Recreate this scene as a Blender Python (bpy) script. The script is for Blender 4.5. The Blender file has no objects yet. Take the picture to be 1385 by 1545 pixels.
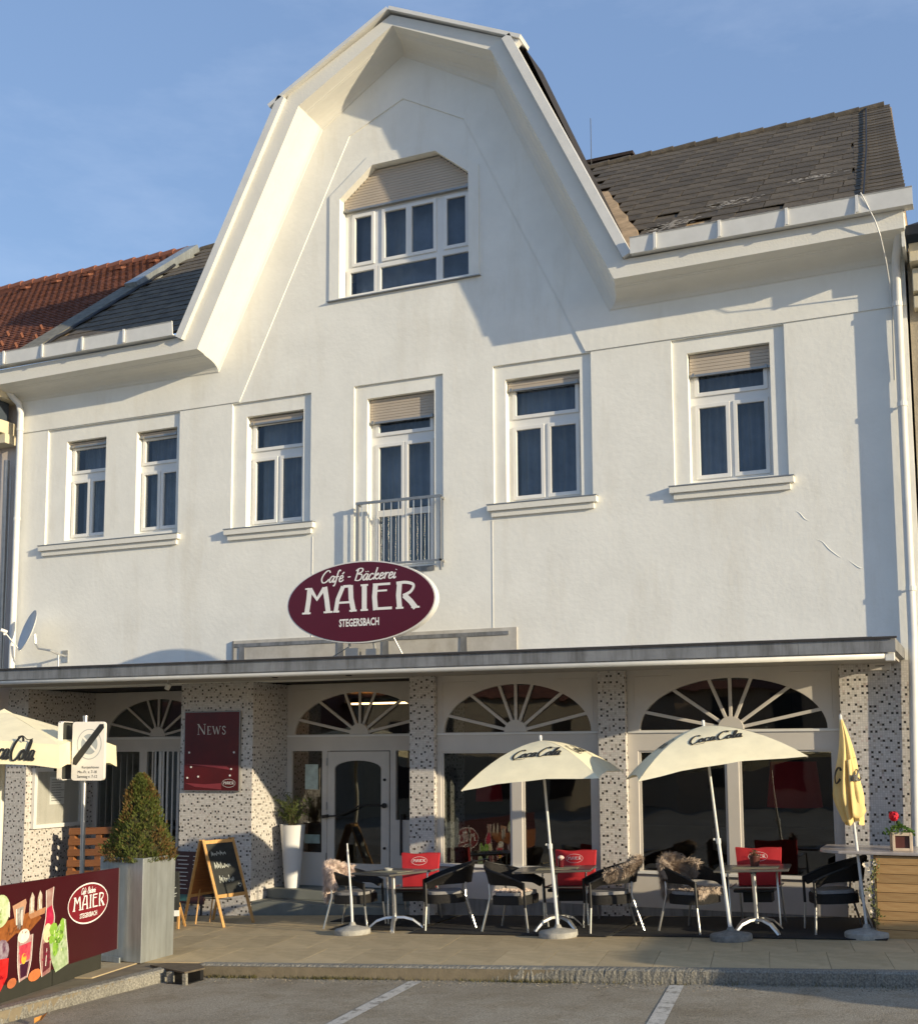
import bpy, math, random
from math import sin, cos, pi, radians, sqrt
from mathutils import Vector, Matrix
from mathutils.geometry import tessellate_polygon
R = random.Random(7)
sc = bpy.context.scene
COL = sc.collection

# ------------------------------------------------------------------ camera
cam_d = bpy.data.cameras.new('camera'); cam = bpy.data.objects.new('camera', cam_d); COL.objects.link(cam)
sc.camera = cam
YAW, PITCH, ROLL = radians(23.85), radians(6.406), radians(-.2913)
_f = Vector((-sin(YAW)*cos(PITCH), cos(YAW)*cos(PITCH), sin(PITCH)))
_r = Vector((cos(YAW), sin(YAW), 0)); _u = _r.cross(_f)
r2 = _r*cos(ROLL)+_u*sin(ROLL); u2 = _u*cos(ROLL)-_r*sin(ROLL)
cam.matrix_world = Matrix(((r2.x, u2.x, -_f.x, 8.325), (r2.y, u2.y, -_f.y, -15.81), (r2.z, u2.z, -_f.z, 2.22), (0, 0, 0, 1)))
cam_d.sensor_fit = 'VERTICAL'; cam_d.sensor_height = 24; cam_d.lens = 24*1800/1545
cam_d.shift_y = 158.75/1545; cam_d.clip_start = .1; cam_d.clip_end = 600

# ------------------------------------------------------------------ light
SUN = Vector((3.5, -1.0, .82)).normalized()
EL = math.asin(SUN.z); AZ = math.atan2(SUN.x, SUN.y)
w = bpy.data.worlds.new('World'); sc.world = w; w.use_nodes = True
nt = w.node_tree; nt.nodes.clear()
def N(t, ty, **k):
    n = t.nodes.new(ty)
    for a, b in k.items():
        if a in n.inputs.keys(): n.inputs[a].default_value = b
        else: setattr(n, a, b)
    return n
sky = N(nt, 'ShaderNodeTexSky', sky_type='NISHITA', sun_disc=False, sun_elevation=EL, sun_rotation=AZ, altitude=300, air_density=1.0, dust_density=.6, ozone_density=1.6)
tc = N(nt, 'ShaderNodeTexCoord'); mp = N(nt, 'ShaderNodeMapping'); mp.inputs['Scale'].default_value = (2.2, 2.2, 7); mp.inputs['Rotation'].default_value = (0, .35, .5)
nz = N(nt, 'ShaderNodeTexNoise'); nz.inputs['Scale'].default_value = 1.5; nz.inputs['Detail'].default_value = 7; nz.inputs['Roughness'].default_value = .62
rp = N(nt, 'ShaderNodeValToRGB'); rp.color_ramp.elements[0].position = .52; rp.color_ramp.elements[1].position = .95
rp.color_ramp.elements[1].color = (.16, .16, .16, 1)
mx = N(nt, 'ShaderNodeMixRGB'); mx.inputs['Color2'].default_value = (5.0, 5.4, 6.2, 1)
bg = N(nt, 'ShaderNodeBackground', Strength=.15); wo = N(nt, 'ShaderNodeOutputWorld')
L = nt.links.new
L(tc.outputs['Generated'], mp.inputs[0]); L(mp.outputs[0], nz.inputs['Vector']); L(nz.outputs[0], rp.inputs[0])
ev = N(nt, 'ShaderNodeMixRGB'); ev.inputs['Fac'].default_value = .6; ev.inputs['Color2'].default_value = (.92, 1.42, 2.52, 1)
L(sky.outputs[0], ev.inputs['Color1']); L(rp.outputs[0], mx.inputs['Fac']); L(ev.outputs[0], mx.inputs['Color1']); L(mx.outputs[0], bg.inputs[0]); L(bg.outputs[0], wo.inputs[0])
sd = bpy.data.lights.new('sun', 'SUN'); sun = bpy.data.objects.new('sun', sd); COL.objects.link(sun)
sd.energy = 3.55; sd.angle = radians(.53); sd.color = (1, .84, .57)
sun.rotation_euler = (-SUN).to_track_quat('-Z', 'Y').to_euler()
sc.view_settings.view_transform = 'Standard'; sc.view_settings.look = 'None'; sc.view_settings.gamma = 1
sc.view_settings.use_curve_mapping = False; sc.view_settings.exposure = .74

# ------------------------------------------------------------------ materials
def ramp(t, stops, const=False):
    n = t.nodes.new('ShaderNodeValToRGB'); e = n.color_ramp.elements
    if const: n.color_ramp.interpolation = 'CONSTANT'
    e[0].position, e[0].color = stops[0][0], (*stops[0][1], 1)
    e[1].position, e[1].color = stops[-1][0], (*stops[-1][1], 1)
    for p, c in stops[1:-1]:
        k = e.new(p); k.color = (*c, 1)
    return n
MATS = {}
def mat(name, col, rough=.6, metal=0, var=.12, vs=6, bump=0, bs=80, col2=None, rnd=0, stretch=(1, 1, 1), spec=.5, detail=5, emit=0):
    if name in MATS: return MATS[name]
    m = bpy.data.materials.new(name); m.use_nodes = True; t = m.node_tree; b = t.nodes['Principled BSDF']
    b.inputs['Roughness'].default_value = rough; b.inputs['Metallic'].default_value = metal
    b.inputs['Specular IOR Level'].default_value = spec
    c = N(t, 'ShaderNodeTexCoord'); mp = N(t, 'ShaderNodeMapping'); mp.inputs['Scale'].default_value = stretch
    t.links.new(c.outputs['Object'], mp.inputs[0])
    n = N(t, 'ShaderNodeTexNoise'); n.inputs['Scale'].default_value = vs; n.inputs['Detail'].default_value = detail; n.inputs['Roughness'].default_value = .6
    t.links.new(mp.outputs[0], n.inputs['Vector'])
    lo = col2 or tuple(x*(1-var) for x in col); hi = tuple(min(1, x*(1+var)) for x in col) if not col2 else col
    rr = ramp(t, [(.3, lo), (.7, hi)]); t.links.new(n.outputs[0], rr.inputs[0]); out = rr.outputs[0]
    if rnd:
        oi = N(t, 'ShaderNodeObjectInfo'); mm = N(t, 'ShaderNodeMath', operation='MULTIPLY_ADD'); mm.inputs[1].default_value = rnd*2; mm.inputs[2].default_value = 1-rnd
        t.links.new(oi.outputs['Random'], mm.inputs[0]); h = N(t, 'ShaderNodeHueSaturation'); t.links.new(mm.outputs[0], h.inputs['Value']); t.links.new(out, h.inputs['Color']); out = h.outputs[0]
    t.links.new(out, b.inputs['Base Color'])
    if bump:
        n2 = N(t, 'ShaderNodeTexNoise'); n2.inputs['Scale'].default_value = bs; n2.inputs['Detail'].default_value = 4
        t.links.new(mp.outputs[0], n2.inputs['Vector'])
        bp = N(t, 'ShaderNodeBump'); bp.inputs['Strength'].default_value = bump; bp.inputs['Distance'].default_value = .01
        t.links.new(n2.outputs[0], bp.inputs['Height']); t.links.new(bp.outputs[0], b.inputs['Normal'])
    if emit:
        b.inputs['Emission Color'].default_value = (*col, 1); b.inputs['Emission Strength'].default_value = emit
    MATS[name] = m; return m
def streaks(m, dark=.75, sx=5, sz=.5, lo=.45, hi=.7):
    "vertical dirt runs multiplied into the base colour"
    t = m.node_tree; b = t.nodes['Principled BSDF']; src = b.inputs['Base Color'].links[0].from_socket
    c = N(t, 'ShaderNodeTexCoord'); mp = N(t, 'ShaderNodeMapping'); mp.inputs['Scale'].default_value = (sx, sx, sz)
    n = N(t, 'ShaderNodeTexNoise'); n.inputs['Scale'].default_value = 1; n.inputs['Detail'].default_value = 6; n.inputs['Roughness'].default_value = .7
    r = ramp(t, [(lo, (1, 1, 1)), (hi, (dark, dark*.97, dark*.92))]); x = N(t, 'ShaderNodeMixRGB', blend_type='MULTIPLY'); x.inputs['Fac'].default_value = 1
    t.links.new(c.outputs['Object'], mp.inputs[0]); t.links.new(mp.outputs[0], n.inputs['Vector']); t.links.new(n.outputs[0], r.inputs[0])
    t.links.new(src, x.inputs['Color1']); t.links.new(r.outputs[0], x.inputs['Color2']); t.links.new(x.outputs[0], b.inputs['Base Color'])
    return m
def glass_mat(name, tint=(.55, .6, .6), fac=1.0, ior=1.5):
    m = bpy.data.materials.new(name); m.use_nodes = True; t = m.node_tree; t.nodes.clear()
    o = N(t, 'ShaderNodeOutputMaterial'); mi = N(t, 'ShaderNodeMixShader'); tr = N(t, 'ShaderNodeBsdfTransparent'); gl = N(t, 'ShaderNodeBsdfGlossy')
    tr.inputs[0].default_value = (*tint, 1); gl.inputs['Roughness'].default_value = .012; fr = N(t, 'ShaderNodeFresnel'); ge = N(t, 'ShaderNodeNewGeometry'); im = N(t, 'ShaderNodeMapRange'); im.inputs['To Min'].default_value = ior; im.inputs['To Max'].default_value = 1/ior
    t.links.new(ge.outputs['Backfacing'], im.inputs[0]); t.links.new(im.outputs[0], fr.inputs[0])
    c = N(t, 'ShaderNodeTexCoord'); n = N(t, 'ShaderNodeTexNoise'); n.inputs['Scale'].default_value = 1.3; bp = N(t, 'ShaderNodeBump'); bp.inputs['Strength'].default_value = .05; bp.inputs['Distance'].default_value = .05
    t.links.new(c.outputs['Object'], n.inputs['Vector']); t.links.new(n.outputs[0], bp.inputs['Height']); t.links.new(bp.outputs[0], gl.inputs['Normal'])
    t.links.new(fr.outputs[0], mi.inputs[0]); t.links.new(tr.outputs[0], mi.inputs[1]); t.links.new(gl.outputs[0], mi.inputs[2]); t.links.new(mi.outputs[0], o.inputs[0])
    return m
def mosaic_mat():
    m = bpy.data.materials.new('mosaic tiles'); m.use_nodes = True; t = m.node_tree; b = t.nodes['Principled BSDF']; l = t.links.new
    c = N(t, 'ShaderNodeTexCoord'); s = N(t, 'ShaderNodeSeparateXYZ'); l(c.outputs['Object'], s.inputs[0])
    def ma(op, a, b_=None, c_=None):
        n = N(t, 'ShaderNodeMath', operation=op)
        for i, v in enumerate((a, b_, c_)):
            if v is None: continue
            if isinstance(v, (int, float)): n.inputs[i].default_value = v
            else: l(v, n.inputs[i])
        return n.outputs[0]
    K = 1/.0285
    u = ma('MULTIPLY', ma('ADD', s.outputs[0], s.outputs[1]), K); v = ma('MULTIPLY', s.outputs[2], K)
    fu, fv = ma('FLOOR', u), ma('FLOOR', v)
    cb = N(t, 'ShaderNodeCombineXYZ'); l(fu, cb.inputs[0]); l(fv, cb.inputs[1])
    wn = N(t, 'ShaderNodeTexWhiteNoise', noise_dimensions='2D'); l(cb.outputs[0], wn.inputs['Vector'])
    # black tiles sit on every third row and column offset so that no two of them touch
    cb2 = N(t, 'ShaderNodeCombineXYZ'); l(ma('FLOOR', ma('DIVIDE', fu, 3)), cb2.inputs[0]); l(ma('FLOOR', ma('DIVIDE', fv, 4)), cb2.inputs[1])
    w2 = N(t, 'ShaderNodeTexWhiteNoise', noise_dimensions='2D'); l(cb2.outputs[0], w2.inputs['Vector'])
    sp = N(t, 'ShaderNodeSeparateXYZ'); l(w2.outputs['Color'], sp.inputs[0])
    pu = ma('COMPARE', ma('FLOOR', ma('MULTIPLY', sp.outputs[0], 2)), ma('FLOORED_MODULO', fu, 3), .1)
    pv = ma('COMPARE', ma('FLOOR', ma('MULTIPLY', sp.outputs[1], 3)), ma('FLOORED_MODULO', fv, 4), .1)
    blk = ma('MULTIPLY', ma('MULTIPLY', pu, pv), ma('LESS_THAN', sp.outputs[2], .95))
    base = ramp(t, [(0, (.52, .45, .43)), (.03, (.54, .50, .47)), (.07, (.55, .53, .50)), (.4, (.60, .57, .54)), (.75, (.64, .61, .58))], True)
    l(wn.outputs['Value'], base.inputs[0])
    x = N(t, 'ShaderNodeMixRGB'); l(blk, x.inputs[0]); l(base.outputs[0], x.inputs[1]); x.inputs[2].default_value = (.035, .03, .027, 1)
    du = ma('ABSOLUTE', ma('SUBTRACT', ma('FRACT', u), .5)); dv = ma('ABSOLUTE', ma('SUBTRACT', ma('FRACT', v), .5))
    g = ma('MULTIPLY', ma('GREATER_THAN', ma('MAXIMUM', du, dv), .45), ma('SUBTRACT', 1, blk))
    y = N(t, 'ShaderNodeMixRGB'); l(g, y.inputs[0]); l(x.outputs[0], y.inputs[1]); y.inputs[2].default_value = (.42, .40, .38, 1)
    gr2 = ma('MULTIPLY', ma('COMPARE', ma('FLOORED_MODULO', fu, 3), 2, .1), ma('COMPARE', ma('FLOOR', ma('MULTIPLY', sp.outputs[2], 5)), ma('FLOORED_MODULO', fv, 4), .1))
    z_ = N(t, 'ShaderNodeMixRGB'); l(gr2, z_.inputs[0]); l(y.outputs[0], z_.inputs[1]); z_.inputs[2].default_value = (.36, .33, .29, 1)
    l(z_.outputs[0], b.inputs['Base Color']); b.inputs['Roughness'].default_value = .28
    bp = N(t, 'ShaderNodeBump'); bp.inputs['Strength'].default_value = .4; bp.inputs['Distance'].default_value = .002; bp.invert = True
    l(g, bp.inputs['Height']); l(bp.outputs[0], b.inputs['Normal'])
    return m
def fabric_mat(name, col, trans=.35, vs=5, var=.06):
    m = mat(name, col, .85, 0, var, vs, .25, 300, spec=.2); t = m.node_tree; b = t.nodes['Principled BSDF']; o = t.nodes['Material Output']
    tl = N(t, 'ShaderNodeBsdfTranslucent'); mi = N(t, 'ShaderNodeMixShader'); mi.inputs[0].default_value = trans
    t.links.new(b.inputs['Base Color'].links[0].from_socket, tl.inputs[0]); t.links.new(b.outputs[0], mi.inputs[1]); t.links.new(tl.outputs[0], mi.inputs[2]); t.links.new(mi.outputs[0], o.inputs[0])
    return m
def leaf_mat(name, c1, c2, rnd=0, vs=9):
    m = mat(name, c1, .6, 0, 0, vs, 0, 1, col2=c2, rnd=rnd, spec=.3); t = m.node_tree; b = t.nodes['Principled BSDF']; o = t.nodes['Material Output']
    tl = N(t, 'ShaderNodeBsdfTranslucent'); mi = N(t, 'ShaderNodeMixShader'); mi.inputs[0].default_value = .3
    t.links.new(b.inputs['Base Color'].links[0].from_socket, tl.inputs[0]); t.links.new(b.outputs[0], mi.inputs[1]); t.links.new(tl.outputs[0], mi.inputs[2]); t.links.new(mi.outputs[0], o.inputs[0])
    return m
def wood_mat(name, col, col2, stretch, rough=.5, rnd=.12, vs=7):
    return mat(name, col, rough, 0, 0, vs, .15, 30, col2=col2, rnd=rnd, stretch=stretch, detail=7)

PL = streaks(mat('white plaster', (.80, .795, .745), .85, 0, .05, 1.6, .3, 14), .88, 1.6, .3, .52, .8)
PLT = mat('white trim plaster', (.74, .725, .665), .8, 0, .03, 3, .3, 40)
PVC = mat('white window frame', (.74, .735, .71), .35, 0, .03, 4)
CREAM = mat('cream shop joinery', (.60, .565, .52), .4, 0, .04, 3)
METW = mat('white painted metal', (.68, .68, .66), .4, .0, .06, 5)
ZINC = streaks(mat('weathered grey sheet metal', (.27, .275, .28), .5, .35, .15, 3, .1, 30), .55, 7, .8, .45, .68)
DARK = mat('black', (.012, .012, .013), .5, 0, .2)
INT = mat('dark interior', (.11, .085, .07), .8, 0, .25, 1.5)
GL = glass_mat('window glass', (.72, .74, .74), ior=1.8); GLC = glass_mat('clear glass', (.96, .97, .97)); GLU = glass_mat('upper window glass', (.72, .76, .80), ior=1.6)
TILE = mosaic_mat()
SLATE = mat('grey slate', (.088, .070, .047), .8, 0, .45, 5, .6, 40, rnd=.22)
REDT = mat('red clay roof tile', (.20, .075, .042), .75, 0, .3, 3, .3, 50)
ALU = mat('brushed aluminium', (.62, .62, .60), .32, .85, .06, 12)
GALV = streaks(mat('galvanised sheet', (.40, .43, .43), .42, .55, .16, 9, .06, 60, stretch=(1, 1, .25)), .8, 16, .5, .4, .7)
STEEL = mat('grey steel', (.33, .33, .32), .4, .7, .1, 10)
ASPH = mat('asphalt', (.48, .43, .34), .92, 0, 0, 60, 1, 110, col2=(.19, .17, .135), spec=.3)
streaks(ASPH, .78, .55, .55, .42, .62); streaks(ASPH, .86, 2.6, 2.6, .5, .62)
SLAB = mat('concrete slab', (.50, .395, .235), .8, 0, .16, 3.0, .4, 120, rnd=.08)
streaks(SLAB, .84, 1.3, 1.3, .45, .62)
JOINT = mat('sandy joint', (.045, .038, .03), .95, 0, .3, 20)
GRAN = mat('granite kerb', (.34, .32, .27), .85, 0, 0, 55, 1, 45, col2=(.10, .095, .08), rnd=.12)
WHITEP = streaks(mat('worn white road paint', (.66, .63, .57), .8, 0, 0, 45, .4, 200, col2=(.42, .40, .35)), .45, 9, 9, .52, .60)
WICK = mat('black wicker', (.011, .010, .010), .55, 0, .4, 60, 1, 130, spec=.35)
CUSH = mat('grey cushion', (.24, .235, .235), .9, 0, .1, 20, .2, 200)
REDF = mat('red cover', (.47, .018, .025), .7, 0, .1, 6, .2, 120)
MAROON = mat('maroon panel', (.046, .004, .007), .3, 0, .05, 3)
MAROON2 = mat('crimson logo field', (.19, .012, .02), .35, 0, .05, 3)
WHITE = mat('white lettering', (.80, .79, .77), .5, 0, .02)
BLACKL = mat('black lettering', (.02, .02, .02), .5, 0, .02)
CLOTH = fabric_mat('cream umbrella cloth', (.93, .85, .60), .10)
CLOTHY = fabric_mat('yellow furled cloth', (.92, .70, .30), .15)
CONC = mat('grey concrete base', (.34, .33, .30), .9, 0, .22, 14, .6, 60)
CONCD = mat('weathered concrete base', (.20, .195, .18), .9, 0, .3, 14, .6, 60)
TTOP = mat('dark table top', (.10, .095, .085), .28, 0, .15, 5)
WOOD = wood_mat('pine boards', (.52, .33, .14), (.38, .21, .08), (.5, 5, 12))
WOODA = wood_mat('pine sign frame', (.62, .36, .13), (.48, .25, .08), (5, 5, 1))
PALL = wood_mat('stained pallet wood', (.34, .13, .035), (.20, .07, .02), (.5, 5, 12))
BOARDT = mat('bare roof boards', (.42, .30, .18), .9, 0, .3, 6, .3, 30)
FURP = mat('pale fleece', (.75, .62, .54), .95, 0, .25, 12, spec=.1)
FURB = mat('brown grey fleece', (.60, .50, .41), .95, 0, 0, 9, col2=(.26, .20, .16), spec=.1)
LEAF = leaf_mat('conifer needles', (.17, .19, .045), (.05, .075, .016), vs=16)
LEAFB = leaf_mat('browned needles', (.22, .13, .04), (.10, .07, .025))
LEAFD = leaf_mat('dark leaves', (.05, .09, .025), (.02, .04, .012))
STEP = mat('grey stone step', (.19, .20, .18), .7, 0, .15, 3, .2, 80)
PINK = mat('pale pink plaster', (.60, .53, .49), .85, 0, .05, 2, .3, 30)
BEIGE = mat('beige rough plaster', (.40, .34, .25), .9, 0, .12, 5, .8, 60)
BEIGEL = mat('cream cornice plaster', (.62, .55, .40), .85, 0, .06, 5, .2, 60)
SHUT = mat('beige shutter slats', (.47, .40, .32), .55, 0, .05, 3)

# ------------------------------------------------------------------ mesh helpers
class MB:
    def __init__(s): s.v = []; s.f = []
    def add(s, vs, fs, M=None):
        o = len(s.v)
        s.v += [tuple(M @ Vector(v)) if M else tuple(v) for v in vs]; s.f += [tuple(i+o for i in f) for f in fs]; return s
    def box(s, x0, x1, y0, y1, z0, z1, M=None):
        return s.add([(x0, y0, z0), (x1, y0, z0), (x1, y1, z0), (x0, y1, z0), (x0, y0, z1), (x1, y0, z1), (x1, y1, z1), (x0, y1, z1)],
                     [(0, 3, 2, 1), (4, 5, 6, 7), (0, 1, 5, 4), (1, 2, 6, 5), (2, 3, 7, 6), (3, 0, 4, 7)], M)
    def bar(s, a, b, wx, wy, up=(0, 0, 1)):
        a, b = Vector(a), Vector(b); d = (b-a).normalized(); x = d.cross(Vector(up))
        if x.length < 1e-4: x = d.cross(Vector((1, 0, 0)))
        x.normalize(); y = d.cross(x); vs = []
        for p in (a, b):
            for i, j in ((-1, -1), (1, -1), (1, 1), (-1, 1)): vs.append(p+x*wx*.5*i+y*wy*.5*j)
        return s.add(vs, [(0, 3, 2, 1), (4, 5, 6, 7), (0, 1, 5, 4), (1, 2, 6, 5), (2, 3, 7, 6), (3, 0, 4, 7)])
    def tube(s, P, r, n=8, cap=True, M=None):
        P = [Vector(p) for p in P]; k = len(P); rs = r if isinstance(r, (list, tuple)) else [r]*k
        vs = []; fs = []; ref = None
        for i, p in enumerate(P):
            d = (P[min(i+1, k-1)]-P[max(i-1, 0)]).normalized()
            if ref is None: ref = d.orthogonal().normalized()
            x = (ref-d*ref.dot(d)); x = x.normalized() if x.length > 1e-5 else d.orthogonal().normalized(); ref = x; y = d.cross(x)
            for j in range(n):
                a = 2*pi*j/n; vs.append(p+(x*cos(a)+y*sin(a))*rs[i])
        for i in range(k-1):
            for j in range(n): fs.append((i*n+j, i*n+(j+1) % n, (i+1)*n+(j+1) % n, (i+1)*n+j))
        if cap: fs += [tuple(range(n))[::-1], tuple(range((k-1)*n, k*n))]
        return s.add(vs, fs, M)
    def lathe(s, prof, n=24, c=(0, 0, 0), M=None):
        vs = []; fs = []; k = len(prof)
        for r, z in prof:
            for j in range(n): vs.append((c[0]+r*cos(2*pi*j/n), c[1]+r*sin(2*pi*j/n), c[2]+z))
        for i in range(k-1):
            for j in range(n): fs.append((i*n+j, i*n+(j+1) % n, (i+1)*n+(j+1) % n, (i+1)*n+j))
        if prof[0][0] > 1e-4: fs.append(tuple(range(n))[::-1])
        if prof[-1][0] > 1e-4: fs.append(tuple(range((k-1)*n, k*n)))
        return s.add(vs, fs, M)
    def plate(s, outer, holes=(), y0=0, y1=.1, M=None):
        "polygon in XZ with holes, from front y0 to back y1"
        loops = [[Vector((a, b, 0)) for a, b in l] for l in [outer, *holes]]
        tri = tessellate_polygon(loops); flat = [p for l in loops for p in l]; n = len(flat)
        vs = [(p.x, y0, p.y) for p in flat]+[(p.x, y1, p.y) for p in flat]
        fs = []
        for t in tri:
            a, b, c = [flat[i] for i in t]
            ccw = (b-a).cross(c-a).z > 0
            t = t if ccw else t[::-1]
            fs.append(tuple(t)); fs.append(tuple(i+n for i in t[::-1]))
        o = 0
        for li, l in enumerate(loops):
            k = len(l); area = sum(l[i].x*l[(i+1) % k].y-l[(i+1) % k].x*l[i].y for i in range(k))
            flip = (area > 0) == (li == 0)
            for i in range(k):
                q = (o+i, o+(i+1) % k, o+(i+1) % k+n, o+i+n)
                fs.append(q[::-1] if flip else q)
            o += k
        return s.add(vs, fs, M)
    def build(s, name, m, parent=None, loc=None, rot=None, smooth=False, bevel=0, kind=None, solid=0, label=None, sub=0, auto=False):
        me = bpy.data.meshes.new(name); me.from_pydata(s.v, [], s.f); me.materials.append(m)
        if smooth: me.polygons.foreach_set('use_smooth', [True]*len(me.polygons))
        if auto:
            me.polygons.foreach_set('use_smooth', [True]*len(me.polygons))
            try: me.set_sharp_from_angle(angle=radians(35))
            except Exception: pass
        me.update()
        o = bpy.data.objects.new(name, me); COL.objects.link(o)
        if parent: o.parent = parent
        if loc is not None: o.location = loc
        if rot is not None: o.rotation_euler = rot
        if bevel:
            b = o.modifiers.new('bevel', 'BEVEL'); b.width = bevel; b.segments = 2; b.limit_method = 'ANGLE'
        if solid:
            b = o.modifiers.new('solid', 'SOLIDIFY'); b.thickness = solid; b.offset = 0
        if sub:
            b = o.modifiers.new('sub', 'SUBSURF'); b.levels = sub; b.render_levels = sub
        if kind: o['kind'] = kind
        if label: o['label'] = label
        return o
def rect(x0, x1, z0, z1): return [(x0, z0), (x1, z0), (x1, z1), (x0, z1)]
def ell(cx, cz, a, b, n=40, t0=0, t1=2*pi): return [(cx+a*cos(t0+(t1-t0)*i/n), cz+b*sin(t0+(t1-t0)*i/n)) for i in range(n if t1-t0 > 6.2 else n+1)]
def thing(name, label, cat, loc=(0, 0, 0), rot=(0, 0, 0), group=None):
    o = bpy.data.objects.new(name, None); COL.objects.link(o); o.location = loc; o.rotation_euler = rot; o.empty_display_size = .1
    return tag(o, label, cat, group)
def tag(o, label, cat, group=None):
    o['label'] = label; o['category'] = cat
    if group: o['group'] = group
    return o
def copy_tree(o, parent=None):
    c = o.copy(); COL.objects.link(c); c.parent = parent
    for ch in [x for x in list(COL.objects) if x.parent == o]: copy_tree(ch, c)
    return c
def twin(src, loc=None, rot=None, parent=None):
    c = src.copy(); COL.objects.link(c)
    if parent: c.parent = parent
    if loc is not None: c.location = loc
    if rot is not None: c.rotation_euler = rot
    return c
SL = .045
def gz(x): return SL*(x-3.6)
TILT = -math.atan(SL)     # a thing standing on the sloping pavement leans with it

# lettering: strokes drawn as flat ribbons, mapped to a surface by fn(u, v) -> point
def smooth_path(P, k=5):
    if len(P) < 3: return P
    out = []
    Q = [P[0]]+list(P)+[P[-1]]
    for i in range(1, len(Q)-2):
        for j in range(k):
            t = j/k; a, b, c, d = Q[i-1], Q[i], Q[i+1], Q[i+2]
            out.append(tuple(.5*((2*b[q])+(-a[q]+c[q])*t+(2*a[q]-5*b[q]+4*c[q]-d[q])*t*t+(-a[q]+3*b[q]-3*c[q]+d[q])*t**3) for q in (0, 1)))
    out.append(tuple(P[-1][:2])); return out
RC = [0]
def ribbon(mb, P, wd, fn, contrast=0, curve=True):
    P = [p[:2] for p in P]; P = smooth_path(P) if curve else P; vs = []; n = len(P); RC[0] = (RC[0]+1) % 9
    o_ = Vector(fn(*P[0])); nn = (Vector(fn(P[0][0]+.01, P[0][1]))-o_).cross(Vector(fn(P[0][0], P[0][1]+.01))-o_).normalized()
    for i, p in enumerate(P):
        a, b = P[max(i-1, 0)], P[min(i+1, n-1)]; dx, dy = b[0]-a[0], b[1]-a[1]; l = math.hypot(dx, dy) or 1
        nx, ny = -dy/l, dx/l; ww = wd*(1-contrast+2*contrast*abs(dy/l))*.5
        lf__ = nn*(.00025*RC[0]+.00012*i/n)
        vs += [Vector(fn(p[0]+nx*ww, p[1]+ny*ww))+lf__, Vector(fn(p[0]-nx*ww, p[1]-ny*ww))+lf__]
    mb.add(vs, [(2*i, 2*i+1, 2*i+3, 2*i+2) for i in range(n-1)])
SCRIPT = {
 'C': (.62, [[(.60, .80), (.52, .96), (.36, .98), (.16, .72), (.06, .35), (.16, .04), (.34, .0), (.52, .14), (.60, .28)]]),
 'c': (.36, [[(.33, .40), (.26, .50), (.13, .44), (.05, .2), (.12, .02), (.24, .02), (.38, .16)]]),
 'o': (.40, [[(.22, .5), (.08, .36), (.05, .12), (.17, .0), (.32, .12), (.33, .38), (.22, .5), (.24, .38), (.42, .36)]]),
 'a': (.42, [[(.34, .46), (.2, .5), (.07, .3), (.07, .06), (.19, .02), (.33, .3)], [(.36, .5), (.31, .1), (.36, .0), (.46, .12)]]),
 'l': (.24, [[(.05, .16), (.2, .6), (.24, .95), (.16, .98), (.09, .6), (.08, .1), (.15, .0), (.26, .12)]]),
 '-': (.30, [[(.04, .34), (.24, .36)]]), ' ': (.26, []),
 'f': (.30, [[(.30, .88), (.24, .98), (.15, .8), (.12, .2), (.06, -.28), (-.04, -.26)], [(.0, .42), (.28, .46)]]),
 'e': (.34, [[(.05, .22), (.27, .32), (.24, .48), (.13, .48), (.05, .22), (.10, .03), (.22, .02), (.36, .16)]]),
 'é': (.34, [[(.05, .22), (.27, .32), (.24, .48), (.13, .48), (.05, .22), (.10, .03), (.22, .02), (.36, .16)], [(.18, .62), (.30, .78)]]),
 'B': (.58, [[(.16, .95), (.12, .5), (.08, .0)], [(.0, .8), (.2, .98), (.44, .95), (.46, .72), (.2, .54), (.46, .48), (.5, .2), (.34, .0), (.04, .04)]]),
 'ä': (.42, [[(.34, .46), (.2, .5), (.07, .3), (.07, .06), (.19, .02), (.33, .3)], [(.36, .5), (.31, .1), (.36, .0), (.46, .12)], [(.15, .66), (.17, .71)], [(.30, .66), (.32, .71)]]),
 'k': (.40, [[(.16, .98), (.10, .4), (.05, .0)], [(.08, .2), (.28, .48), (.32, .4), (.12, .24), (.26, .02), (.42, .12)]]),
 'r': (.32, [[(.04, .36), (.12, .5), (.08, .0)], [(.10, .28), (.22, .48), (.34, .44)]]),
 'i': (.20, [[(.10, .48), (.06, .1), (.12, .0), (.22, .12)], [(.13, .66), (.14, .71)]]),
}
def script(mb, text, fn, x, y, h, wd=.08, slant=.28, contrast=.4, center=True, sx=1):
    W_ = sum(SCRIPT[c][0] for c in text)*h*sx
    if center: x -= W_/2
    for c in text:
        adv, st = SCRIPT[c]
        for s_ in st: ribbon(mb, [((x+(p[0]*sx+slant*p[1])*h), y+p[1]*h) for p in s_], wd*h, fn, contrast)
        x += adv*h*sx
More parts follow.
